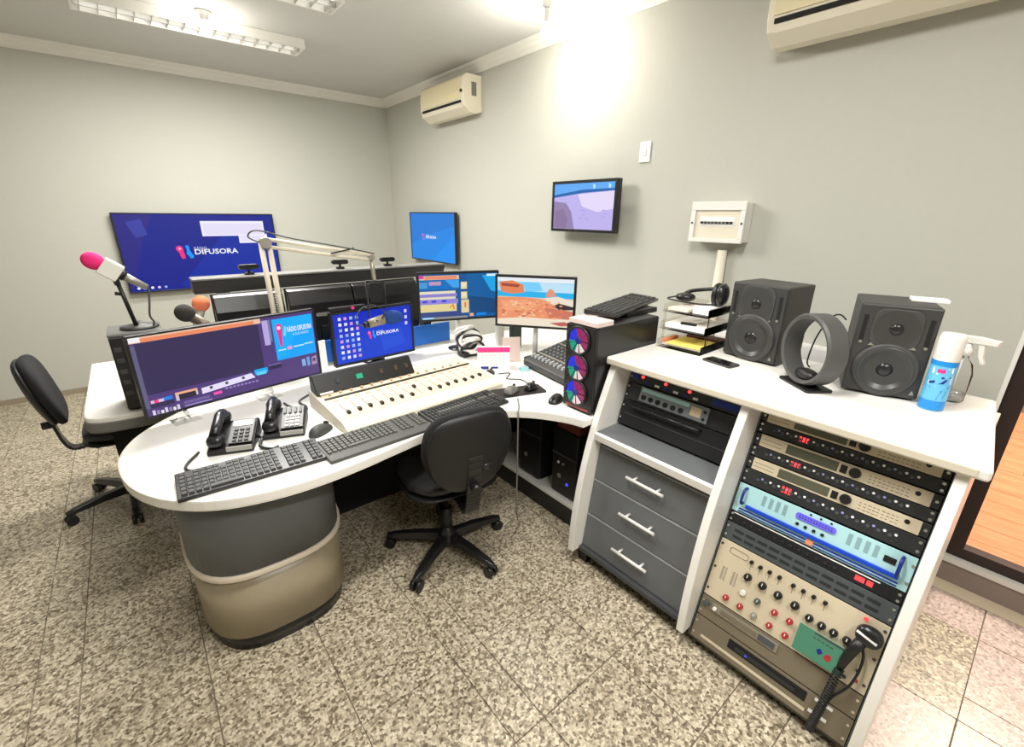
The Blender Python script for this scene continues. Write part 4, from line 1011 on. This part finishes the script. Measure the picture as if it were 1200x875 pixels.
# computer towers
tw = thing('computer_tower', 'black computer tower on the desk with three glowing coloured fans', 'computer', (-1.185, -4.255, .74), -math.pi / 2)
MB().box(-.088, .088, .012, .46, .012, .405).build('case', SATIN, tw, .004)
MB().box(-.088, .088, 0, .012, .012, .405).build('front_panel', BLACK, tw, .003)
MB().box(-.087, .0872, .02, .45, .4045, .408).build('top_mesh', CHAR, tw)
for sx in (-.07, .07):
    for yy in (.05, .4): MB().box(sx - .012, sx + .012, yy - .015, yy + .015, 0, .012).build('foot', BLACK, tw)
FC = [glow('fan_blue', (36, 52, 214), 1.0), glow('fan_green', (24, 166, 130), .9), glow('fan_magenta', (150, 32, 92), 1.0), glow('fan_white', (240, 214, 214), 1.0)]
for zc in (.338, .212, .092):
    fan = MB().tube([(-.008 + .062 * math.cos(q), -.004, zc + .062 * math.sin(q)) for q in [2 * math.pi * k / 28 for k in range(28)]], .006, 6, closed=True).build('fan', BLACK, tw, label='glowing coloured fan')
    bl = MB()
    for k in range(9):
        for j in range(3):
            a0 = 2 * math.pi * (k + j / 3) / 9; a1 = 2 * math.pi * (k + (j + 1) / 3) / 9 - (.06 if j == 2 else 0)
            am = math.degrees((a0 + a1) / 2) % 360
            c_ = FC[0] if 100 < am < 190 else FC[1] if 190 <= am < 250 else FC[3] if 250 <= am < 315 else FC[2]
            P_ = lambda r, a, y: (-.008 + r * math.cos(a), y, zc + r * math.sin(a))
            y0_, y1_ = -.003 - .004 * j / 3, -.003 - .004 * (j + 1) / 3
            bl.add([P_(.016, a0, y0_), P_(.056, a0, y0_), P_(.056, a1, y1_), P_(.016, a1, y1_)], [(0, 1, 2, 3)], None, c_)
    bl.build('fan_blades', None, fan)
    MB().cyl((-.008, 0, zc), (-.008, -.009, zc), .016, n=16).build('fan_hub', NAVY, fan)
MB().box(-.07, .07, -.002, 0, .014, .026).build('red_trim', mat('dull_red', (140, 60, 60), .5), tw)
o = MB().box(-.08, .085, -.055, .055, 0, .022).build('disc_case', mat('pinkish_white', (226, 206, 200), .5, grain=.1, scale=50), None, .002, loc=(-1.125, -4.255, 1.149)); o.rotation_euler = (0, 0, -math.pi/2); tag(o, 'pinkish white case lying on the front of the tower top', 'case')
o = MB().box(-.12, .12, -.04, .04, 0, .024).build('keyboard_rest', BLACK, None, .002, loc=(-.78, -4.245, 1.1495)); tag(o, 'flat black box between the tower top and its keyboard', 'box')
pcb = thing('desktop_case', 'black desktop case standing behind the wide foreground monitor', 'computer', (-2.70, -2.9, .738))
MB().box(-.095, .095, -.11, .11, .01, .345).build('case', BLACK, pcb, .006)
MB().box(-.097, .097, -.112, .112, .345, .355).build('top_panel', mat('case_top', (96, 96, 94), .4), pcb, .003)
for i in range(5): MB().box(-.085, -.06, -.1125, -.11, .08 + i * .05, .1 + i * .05).build('vent_slot', CHAR, pcb)
for sx in (-.07, .07): MB().box(sx - .02, sx + .02, -.08, .09, 0, .01).build('foot', MATTE, pcb)
def shelf_pc(label, y, h, led):
    t = thing('computer_tower', label, 'computer', (-1.05, y, .125), -math.pi / 2, 'computer towers under the desk')
    MB().box(-.09, .09, 0, .4, .01, h).build('case', BLACK, t, .004)
    MB().box(-.088, .088, -.008, 0, .012, h - .004).build('front_panel', SATIN, t, .004)
    MB().box(-.088, .088, -.012, -.008, h * .62, h * .64).build('trim_bar', RACKG, t)
    MB().cyl((-.03, -.008, h * .3), (-.03, -.012, h * .3), .014, n=14).build('power_button', SILVER, t)
    if led:
        MB().cyl((.03, -.008, h * .22), (.03, -.0115, h * .22), .009, n=12).build('blue_light', LEDB, t)
        for i in range(2): MB().cyl((-.04 + i * .035, -.008, h * .5), (-.04 + i * .035, -.0115, h * .5), .008, n=10).build('port', PAPER if i == 0 else SILVER, t)
    for sx in (-.07, .07): MB().box(sx - .012, sx + .012, .02, .38, 0, .01).build('foot', MATTE, t)
    return t
shelf_pc('left black computer tower on the low shelf under the desk', -3.80, .44, False)
shelf_pc('right black computer tower with blue light on the low shelf under the desk', -4.08, .40, True)
o = MB().box(-.1, .1, -.08, .08, 0, .05).build('router_box', mat('dark_red_box', (110, 50, 48), .5), None, .004, loc=(-.95, -4.09, .526)); tag(o, 'dull red box on top of the right tower under the desk', 'box')

# ------------------------------------------------------------------ microphones
def mic_stand_bits(t, h, lean=0.0):
    MB().lathe([(.075, 0), (.075, .008), (.05, .014), (.014, .02), (.012, .03)], 24).build('base', CHAR, t)
    MB().cyl((0, 0, .02), (lean, 0, h), .009, n=10).build('pole', BLACK, t)
fm = thing('flag_microphone', 'microphone with pink foam head and white cube flag on a black stand', 'microphone', (-2.70, -2.93, 1.0935))
MB().lathe([(.072, 0), (.072, .008), (.05, .014), (.014, .02), (.012, .03)], 24, Matrix.Translation((.02, .03, 0))).build('base', CHAR, fm)
MB().cyl((.01, 0, .012), (-.016, 0, .22), .0085, n=10).cyl((-.014, 0, .16), (-.034, 0, .165), .008, n=8).build('pole', BLACK, fm)
MB().cyl((-.015, 0, .20), (-.024, 0, .265), .012, n=10).build('clip', SATIN, fm)
A_ = Vector((-.075, 0, .305)); B_ = Vector((.07, 0, .19)); d_ = (B_ - A_).normalized()
q_ = (-d_).to_track_quat('Z', 'Y').to_matrix().to_4x4()
MB().sup((0, 0, 0), (.036, .036, .04), 2, 2, Matrix.Translation(A_ + d_ * .0) @ q_).build('foam_head', PINK, fm)
MB().prism(rounded(-.036, .036, -.036, .036, .006, 3), -.035, .035, 'z', Matrix.Translation(A_ + d_ * .062) @ q_).build('cube_flag', WPLAS, fm, .003)
MB().cyl(A_ + d_ * .09, A_ + d_ * .2, .019, .013, n=14).build('body', SILVER, fm)
MB().cyl(A_ + d_ * .09, A_ + d_ * .115, .023, .022, n=14).build('holder', BLACK, fm)
MB().tube(curve3([A_ + d_ * .2, (.085, -.0, .17), (.075, -.02, .11), (.066, -.03, .06), (.075, -.03, .03), (.07, -.02, .012)], 6), .004, 6).build('cable', CHAR, fm)
def guest_mic(label, x, y, foam, body, ang, hh=.29):
    t = thing('guest_microphone', label, 'microphone', (x, y, .738))
    mic_stand_bits(t, hh - .02, 0)
    d = Vector((math.cos(ang), .1, math.sin(ang))).normalized(); b = Vector((0, 0, hh)); a = b + d * .1
    MB().cyl(b - d * .06, a, .017, .026, n=14).build('body', body, t)
    MB().sup((0, 0, 0), (.042, .042, .045), 2, 2, Matrix.Translation(a + d * .02) @ d.to_track_quat('Z', 'Y').to_matrix().to_4x4()).build('foam_head', foam, t)
    MB().sup((0, 0, hh - .015), (.016, .016, .02)).build('clip', BLACK, t)
    return t
guest_mic('microphone with black foam ball above the wide foreground monitor', -2.41, -2.885, mat('dark_foam', (52, 48, 46), .9, grain=.2, scale=400), mat('tan_mic', (112, 100, 84), .4, .3), math.radians(138), .315)
guest_mic('microphone with orange foam ball behind the black foam microphone', -2.44, -2.605, ORANGEF, SILVER, math.radians(72), .275)

ba = thing('microphone_boom', 'ivory spring boom arm holding the blue foam microphone over the desk', 'microphone arm', (-2.10, -2.925, .7405))
MB().box(-.03, .03, -.035, .03, 0, .03).cyl((0, 0, .03), (0, 0, .16), .022, n=14).build('clamp', CHAR, ba)
E1 = Vector((.0, -.02, .13)); E2 = Vector((-.015, -.03, .715)); E3 = Vector((.50, -.10, .625)); E4 = Vector((.50, -.12, .50))
for s in (-1, 1):
    MB().tube([E1 + Vector((s * .02, 0, 0)), E2 + Vector((s * .018, 0, 0))], .0125, 10).build('lower_tube', IVORY, ba)
    MB().tube([E2 + Vector((0, 0, s * .019)), E3 + Vector((0, 0, s * .012))], .0095, 10).build('upper_tube', IVORY, ba)
sp2 = []
for i in range(120):
    q = i / 119; p = E1.lerp(E2, .2 + q * .4); a = i * 2 * math.pi / 6
    sp2.append(p + Vector((math.cos(a) * .008, -.016 + math.sin(a) * .008, 0)))
MB().tube(sp2, .002, 4).build('spring', ALU, ba)
MB().cyl(E2 + Vector((0, -.03, 0)), E2 + Vector((0, .03, 0)), .026, n=16).build('elbow_joint', SILVER, ba)
MB().cyl(E3 + Vector((0, -.02, 0)), E3 + Vector((0, .02, 0)), .016, n=14).build('end_joint', SILVER, ba)
MB().tube(curve3([E2 + Vector((-.02, 0, .0)), E2 + Vector((-.07, 0, .03)), E2 + Vector((-.03, -.02, .06)), E2 + Vector((.12, -.02, .02)), E3 + Vector((-.15, -.01, .06)), E3 + Vector((.02, 0, .02))], 8), .0035, 6).build('cable', CHAR, ba)
MB().tube([E3 + Vector((-.22, 0, .03)), E3 + Vector((-.1, 0, .052)), E3 + Vector((-.095, 0, .055))], [.004, .004, .008], 6).build('tension_rod', SATIN, ba)
MB().cyl(E3, E4, .012, n=12).build('drop_rod', SILVER, ba)
bm = thing('boom_microphone', 'microphone with blue foam head hanging from the boom arm', 'microphone', (-1.6, -3.06, 1.01))
MB().cyl((-.075, -.02, -.008), (.02, -.02, .008), .024, .03, n=16).build('body', mat('mic_tan', (150, 140, 122), .4, .4), bm)
MB().sup((.075, -.02, .014), (.062, .04, .04), 2.2, 2.2).build('foam_head', BFOAM, bm)
MB().cyl((-.1, -.02, -.012), (-.072, -.02, -.008), .018, n=12).build('connector', BLACK, bm)
yk = MB().tube([(-.05, .02, .23), (-.055, .0, .02), (-.03, -.05, .01)], .005, 6).tube([(.06, .02, .22), (.05, .0, .06), (.0, -.05, .02)], .004, 6).tube([(-.05, .02, .23), (.06, .02, .22)], .005, 6).cyl((0, .02, .225), (0, .02, .24), .01, n=8)
yk.build('yoke', SATIN, bm)
MB().box(-.03, .05, .015, .022, .10, .215).build('pop_shield', MATTE, bm)
MB().tube(curve3([(-.1, -.02, -.012), (-.14, 0, -.0), (-.1, .02, .07), (-.02, .02, .09), (.03, .02, .06), (.06, .0, .0)], 6), .0035, 6).build('cable', CHAR, bm)

# ------------------------------------------------------------------ things on the counter
ZC = 1.0155
tr = thing('paper_tray', 'three tier clear paper tray with yellow sheet next to the left speaker', 'tray', (-.63, -4.485, ZC), -math.pi / 2 + .02)
for k, z in enumerate((0, .085, .165)):
    MB().box(-.112, .112, -.15 + k * .012, .15, z, z + .006).box(-.112, -.107, -.14 + k * .012, .15, z + .006, z + .035).box(.107, .112, -.14 + k * .012, .15, z + .006, z + .035).box(-.107, .107, .145, .15, z + .006, z + .035).build('shelf', SMOKE, tr)
for sx in (-.109, .109):
    for yy in (-.10, .12): MB().box(sx - .004, sx + .004, yy - .006, yy + .006, .035, .165).build('post', SMOKE, tr)
def sheet(label, x0, x1, y0, y1, z, m, rz=0, th_=.003, name='paper_sheet', cat='paper'):
    mt = Matrix.Translation((-.63, -4.485, ZC)) @ Matrix.Rotation(-math.pi / 2 + .02, 4, 'Z')
    c = mt @ Vector(((x0 + x1) / 2, (y0 + y1) / 2, z)); hx, hy = (x1 - x0) / 2, (y1 - y0) / 2
    o = MB().box(-hx, hx, -hy, hy, 0, th_).build(name, m, None, 0, loc=c); o.rotation_euler = (0, 0, -math.pi / 2 + .02 + rz); return tag(o, label, cat)
sheet('stack of white sheets under the yellow sheet in the lowest tray', -.1, .1, -.115, .12, .0065, PAPER, 0, .012)
sheet('yellow sheet lying in the lowest tray', -.075, .09, -.13, .05, .019, YEL, .04)
sheet('dark red folder behind the yellow sheet in the lowest tray', -.07, .1, .056, .13, .019, DRED, 0, .012, 'folder', 'folder')
sheet('orange slip at the left end of the lowest tray', -.1, -.082, -.12, .0, .019, ORANGEP, 0, .014)
sheet('stack of white papers in the middle tray', -.1, .1, -.11, .12, .0915, PAPER, .03, .02)
sheet('small dark pen case on the middle tray papers', -.03, .04, -.09, -.072, .112, BLACK, .2, .01, 'pen_case', 'case')
sheet('white card box on the top tray at the right', .02, .1, -.09, .06, .1715, PAPER, 0, .03, 'card_box', 'box')
sheet('white leaflet pile on the top tray at the left', -.095, .005, -.1, .09, .1715, mat('cream_paper', (226, 220, 206), .7), -.05, .012, 'leaflet_pile', 'paper')
hp = thing('headphones', 'black headphones resting on top of the paper tray', 'headphones', (-.62, -4.50, ZC + .203), -math.pi / 2)
MB().sup((.085, -.005, .052), (.024, .042, .048), 2.4, 2.4).build('ear_cup', SATIN, hp)
MB().tube([(.062, -.005 + .036 * math.cos(q), .052 + .042 * math.sin(q)) for q in [2 * math.pi * k / 20 for k in range(20)]], .011, 8, closed=True).build('ear_pad', VINYL, hp)
MB().sup((-.10, .01, .017), (.045, .04, .02), 2.4, 2.4).build('ear_cup', SATIN, hp)
MB().tube(curve3([(.09, .0, .095), (.05, .03, .075), (-.02, .05, .06), (-.09, .04, .045), (-.11, .02, .03)], 6), .009, 8).build('headband', BLACK, hp)
MB().tube(curve3([(-.13, .0, .02), (-.17, -.03, .006), (-.1, -.06, .006), (0, -.05, .004), (.06, -.02, .006)], 6), .004, 6).build('cable', BLACK, hp)
ph = thing('mobile_phone', 'black mobile phone lying on the counter in front of the left speaker', 'phone', (-.80, -4.708, ZC), math.radians(-100))
MB().prism(rounded(-.068, .068, -.036, .036, .008, 3), 0, .008).build('body', CHAR, ph, .002)
MB().prism(rounded(-.064, .064, -.033, .033, .006, 3), .008, .0088).build('screen', glass('x', amt=.1) if False else mat('phone_glass', (10, 10, 12), .08), ph)

def speaker(label, loc, rz, w=.228, h=.326, d=.27):
    t = thing('studio_speaker', label, 'speaker', loc, rz, 'black studio speakers')
    MB().box(-w/2, w/2, .006, d, .006, h).build('cabinet', CHAR, t, .006)
    MB().box(-w/2 + .002, w/2 - .002, 0, .008, .008, h - .002).build('baffle', mat('baffle', (56, 56, 55), .45), t, .005)
    zw, rw = h * .305, w * .385
    RM = lambda z: Matrix.Translation((0, 0, z)) @ Matrix.Rotation(math.pi / 2, 4, 'X')
    MB().lathe([(rw * 1.12, .0), (rw * 1.12, .006), (rw * 1.0, .010), (rw * .96, .008)], 36, RM(zw), caps=False).build('woofer_rim', CHAR, t)
    MB().lathe([(rw * .97, .008), (rw * .9, .012), (rw * .83, .006), (rw * .3, -.018 + .004)], 36, RM(zw), caps=False).build('woofer_cone', CONE, t)
    MB().sup((0, .004, zw), (rw * .3, .014, rw * .3), 2, 2, nu=20).build('dust_cap', SATIN, t)
    zt_, rt = h * .755, w * .29
    MB().prism(rounded(-rt * 1.08, rt * 1.08, zt_ - rt * 1.05, zt_ + rt * 1.05, rt * .55, 6), -.004, .001, 'y').build('waveguide_frame', CHAR, t, .002)
    MB().lathe([(rt * .98, .0045), (rt * .8, -.004 + .008), (rt * .45, .0045 - .003), (rt * .3, .0042 - .003)], 32, RM(zt_), caps=False).build('waveguide', CONE, t)
    MB().lathe([(rt * .98, .0052), (rt * .6, .0048), (rt * .3, .0046)], 32, RM(zt_), caps=True).build('horn_plate', CONE, t)
    MB().sup((0, -.005, zt_), (rt * .3, .010, rt * .3), 2, 2, nu=20).build('tweeter_dome', SATIN, t)
    for s in (-1, 1):
        MB().box(s * w * .405 - .006, s * w * .405 + .006, -.002, .002, h * .60, h * .88).build('port_slot', MATTE, t)
        MB().cyl((s * w * .405, -.001, h * .585), (s * w * .405, -.004, h * .585), .005, n=10).build('screw', SILVER, t)
        MB().prism([(s * w * .14, h * .555), (s * w * .30, h * .555), (s * w * .26, h * .595), (s * w * .18, h * .595)], -.003, .001, 'y').build('baffle_pad', SILVER, t)
    MB().prism([(w * .38, .022), (w * .44, .022), (w * .41, .038)], -.002, .001, 'y').build('badge', SILVER, t)
    for sx in (-.4, .4):
        for yy in (.04, d - .04): MB().cyl((sx * w, yy, 0), (sx * w, yy, .006), .01, n=10).build('foot', MATTE, t)
    return t
s1 = speaker('left black studio speaker next to the paper tray', (-.665, -4.755, ZC), math.radians(-97), .236, .326, .21)
s2 = speaker('right black studio speaker next to the blue spray can', (-.725, -5.235, ZC), math.radians(-72), .214, .318, .25)
o = MB().box(-.05, .05, -.03, .03, 0, .012).build('adapter_card', PAPER, None, .002, loc=(-.55, -5.27, ZC + .3185)); o.rotation_euler = (0, 0, math.radians(-72)); tag(o, 'white card lying on the right speaker top', 'card')
cord('speaker_cable', 'thin dark cable arching behind the ring stand to the right speaker', [(-.60, -5.06, 1.24), (-.57, -5.03, 1.25), (-.56, -5.0, 1.23), (-.57, -4.97, 1.15), (-.58, -4.96, 1.05), (-.57, -4.97, 1.02)], .003, BLACK)

rg = thing('ring_stand', 'charcoal upright ring on a flat base between the two speakers', 'ring', (-.81, -5.035, ZC), math.radians(143 + 90))
ringp = []
MB().prism([(.13 * math.cos(2 * math.pi * k / 40), .140 + .13 * math.sin(2 * math.pi * k / 40)) for k in range(40)], -.001, .001, 'y') if False else None
rb = MB(); NR = 44
for (ra, ya), (rb_, yb) in ((( .112, -.034), (.124, -.038)), ((.124, -.038), (.130, -.03)), ((.130, -.03), (.130, .03)), ((.130, .03), (.124, .038)), ((.124, .038), (.112, .034)), ((.112, .034), (.112, -.034))):
    vs = []; 
    for k in range(NR):
        a = 2 * math.pi * k / NR
        vs += [(ra * math.cos(a), ya, .138 + ra * math.sin(a)), (rb_ * math.cos(a), yb, .138 + rb_ * math.sin(a))]
    rb.add(vs, [(2 * k, 2 * k + 1, (2 * k + 3) % (2 * NR), (2 * k + 2) % (2 * NR)) for k in range(NR)], None, None, True)
rb.build('ring', mat('ring_grey', (78, 78, 76), .5), rg)
MB().prism(rounded(-.085, .085, -.05, .05, .012), 0, .009).build('base', BLACK, rg, .002)
MB().sup((.0, .0, .042), (.05, .028, .022), 2.4, 2.2).build('cradle', BLACK, rg)

cn = thing('spray_can', 'blue and white aerosol spray can beside the right speaker', 'spray can', (-.715, -5.376, ZC), math.radians(-80))
MB().lathe([(.031, 0), (.033, .006), (.033, .16), (.033, .165)], 24).build('can', mat('can_blue', (104, 190, 236), .3), cn)
bl = MB()
MB().lathe([(.0333, .004), (.0333, .035)], 24, caps=False).build('blue_band', mat('label_blue', (30, 140, 220), .35), cn)
MB().lathe([(.0333, .15), (.0333, .166)], 24, caps=False).build('blue_band', mat('label_blue', (30, 140, 220), .35), cn)
def on_can(uv, m, name, r=.0336):
    vs = [(r * math.sin(u), -r * math.cos(u), z) for u, z in uv]; MB().add(vs, [list(range(len(vs)))]).build(name, m, cn)
on_can([(-.8, .125), (-.3, .122), (.4, .125), (.8, .128), (.8, .148), (.3, .146), (-.3, .146), (-.8, .146)], PAPER, 'label_patch')
on_can([(-.4, .130), (.0, .128), (.2, .131), (.15, .141), (-.1, .143), (-.4, .14)], PINKC, 'label_mark', .0339)
on_can([(-.9, .086), (-.2, .082), (.4, .086), (.9, .094), (.9, .12), (.3, .118), (-.3, .11), (-.9, .1)], PAPER, 'label_patch')
on_can([(-.8, .090), (-.45, .092), (.2, .112), (.8, .114), (.8, .118), (.1, .117), (-.5, .10), (-.8, .096)], NAVY, 'label_mark', .0339)
on_can([(-.1, .092), (.3, .094), (.55, .108), (.4, .110), (.1, .098)], NAVY, 'label_mark', .0339)
on_can([(-.6, .076), (.8, .080), (.8, .085), (-.6, .081)], DGREY, 'label_mark', .0339)
on_can([(.1, .04), (.6, .045), (.8, .07), (.3, .072)], mat('label_blue', (30, 140, 220), .35), 'label_mark')
MB().lathe([(.0325, .166), (.0335, .17), (.0335, .238), (.029, .252), (0, .254)], 24, caps=False).build('cap', WPLAS, cn)
sb = thing('spray_bottle', 'clear spray bottle with white trigger behind the spray can', 'bottle', (-.56, -5.40, ZC), math.radians(-105))
MB().lathe([(.034, 0), (.038, .006), (.038, .095), (.03, .13), (.014, .15), (.013, .165)], 22).build('bottle', CLEAR, sb)
MB().lathe([(.0, .004), (.035, .004), (.035, .03), (0, .03)], 20, caps=False).build('liquid', mat('liquid', (170, 168, 164), .1), sb)
MB().tube([(.0, 0, .03), (0, 0, .16)], .003, 6).build('dip_tube', WPLAS, sb)
MB().lathe([(.018, .16), (.018, .182), (.012, .19), (.012, .2)], 16).build('collar', WPLAS, sb)
MB().prism([(-.03, .2), (.075, .206), (.078, .224), (.03, .228), (-.035, .225)], -.010, .010, 'y').build('spray_head', WPLAS, sb, .003)
MB().prism([(.028, .205), (.044, .205), (.05, .16), (.058, .142), (.048, .14), (.036, .165)], -.007, .007, 'y').build('trigger', WPLAS, sb, .002)

# ------------------------------------------------------------------ chairs
def office_chair(label, loc, rz, sw=.44, arms=True, back_h=.42, tilt=8, spin=.3, bz=.28, by=-.22, sd=.225, sy=.02, bw=.215):
    """local +Y is the way the sitter faces"""
    t = thing('office_chair', label, 'chair', loc, rz, 'black swivel office chairs')
    MB().sup((0, sy, .475), (sw / 2, sd, .045), 3.6, 2.4, warp=lambda p: (p.x * (1 - .06 * (p.y < -.1)), p.y, p.z - .18 * max(0, p.y - .12) ** 1.5)).build('seat', VINYL, t)
    MB().sup((0, sy, .44), (sw / 2 + .006, sd + .005, .016), 3.6, 2.4).build('seat_shell', BLACK, t)
    rt = math.radians(-tilt); BM = Matrix.Translation((0, by, .49)) @ Matrix.Rotation(-rt, 4, 'X')
    wp = lambda p: (p.x * (1 - .5 * max(0, -p.z) / back_h), p.y + .7 * p.x * p.x - .05 + .25 * (p.z) ** 2, p.z)
    MB().sup((0, 0, bz + .01), (bw, .036, back_h / 2), 2.6, 3.0, BM, nu=30, nv=16, warp=wp).build('backrest', FABRIC, t)
    MB().sup((0, -.030, bz + .01), (bw - .008, .022, back_h / 2 - .008), 2.6, 3.0, BM, nu=30, nv=16, warp=wp).build('back_shell', mat('shell_black', (20, 20, 21), .5), t)
    zt = .49 + bz
    pts = [(0, -.02, .425), (0, by + .02, .405), (0, by - .055, .40), (0, by - .085, .45), (0, by - .10, .54), (0, by - .10 - .13 * (zt - .54), zt)]
    br = MB()
    cv = curve3(pts, 5)
    for i in range(len(cv) - 1):
        a, b = Vector(cv[i]), Vector(cv[i + 1]); n_ = (b - a).normalized().cross(Vector((1, 0, 0))) * .007
        vs = [(sx * .032, p.y + s * n_.y, p.z + s * n_.z) for p in (a, b) for s in (-1, 1) for sx in (-1, 1)]
        br.add(vs, [(0, 1, 3, 2), (4, 6, 7, 5), (0, 4, 5, 1), (2, 3, 7, 6), (0, 2, 6, 4), (1, 5, 7, 3)])
    br.build('back_bracket', SATIN, t, .003)
    MB().prism(rounded(-.06, .06, zt - .05, zt + .04, .02), by - .115, by - .085, 'y').build('back_plate', BLACK, t, .006)
    MB().cyl((0, by - .10, .55), (0, by - .145, .55), .02, n=12).build('back_knob', BLACK, t)
    MB().cyl((.03, by - .1, zt - .06), (.075, by - .11, zt - .065), .018, n=12).build('height_knob', SATIN, t)
    MB().box(-.09, .09, -.1, .12, .395, .428).build('mechanism', BLACK, t, .006)
    MB().cyl((.09, .0, .41), (.19, .02, .385), .006, n=8).cyl((.17, .016, .39), (.215, .024, .378), .014, n=10).build('lever', BLACK, t)
    MB().cyl((0, 0, .09), (0, 0, .25), .027, n=16).cyl((0, 0, .25), (0, 0, .4), .015, n=14).build('gas_column', BLACK, t)
    MB().lathe([(.05, .055), (.055, .075), (.045, .105), (.03, .125), (.027, .14)], 20).build('base_hub', SATIN, t)
    for k in range(5):
        a = spin + 2 * math.pi * k / 5; d = Vector((math.cos(a), math.sin(a), 0)); s_ = Vector((-math.sin(a), math.cos(a), 0))
        leg = MB(); prev = None
        for q, (r, z, w_, h_) in enumerate(((.03, .085, .028, .022), (.15, .084, .025, .018), (.27, .072, .021, .013), (.305, .066, .014, .01))):
            c_ = d * r + Vector((0, 0, z)); ring = [c_ + s_ * w_ * sx + Vector((0, 0, h_ * sz)) for sx, sz in ((-1, -1), (1, -1), (.7, 1), (-.7, 1))]
            if prev: leg.add(prev + ring, [(0, 1, 5, 4), (1, 2, 6, 5), (2, 3, 7, 6), (3, 0, 4, 7)])
            else: leg.add(ring, [(3, 2, 1, 0)])
            prev = ring
        leg.add(prev, [(0, 1, 2, 3)])
        lo = leg.build('base_leg', SATIN, t, .004)
        cc = d * .29
        ca_ = MB()
        for s in (-1, 1): ca_.cyl(cc + s_ * (s * .005) + Vector((0, 0, .026)), cc + s_ * (s * .024) + Vector((0, 0, .026)), .026, n=14)
        ca_.cyl(cc + Vector((0, 0, .03)), cc + Vector((0, 0, .062)), .008, n=8)
        ca_.build('caster', BLACK, lo)
    if arms:
        for s in (-1, 1):
            ar = MB().tube(curve3([(s * .16, -.02, .43), (s * .25, -.03, .435), (s * .268, -.03, .5), (s * .268, -.03, .66)], 5), .014, 8).build('armrest', SATIN, t)
            MB().sup((s * .268, 0.0, .675), (.032, .115, .017), 2.6, 2.4).build('arm_pad', BLACK, ar)
    return t
office_chair('front black swivel chair tucked under the desk, its back to the camera', (-1.70, -3.91, 0), math.radians(-9), .43, False, .375, 6, .05, .205, -.22, .21, 0.0, .197)
office_chair('left black swivel chair at the guest table near the left wall', (-2.90, -2.40, 0), math.radians(-88), .40, False, .37, 12, 1.22, .25, -.13, .20, .06, .185)

# dim cabinet in the room behind the glass door
o = MB().box(-.3, .3, -.25, .25, 0.002, .98).build('storage_cabinet', DGREY, None, .01, loc=(1.15, -5.28, 0)); tag(o, 'dark cabinet seen through the glass door at the right edge', 'cabinet')
for i in range(2): MB().box(-.31, -.3, -.235 + i * .24, -.005 + i * .24, .06, .94).build('door', CHAR, o, .003)
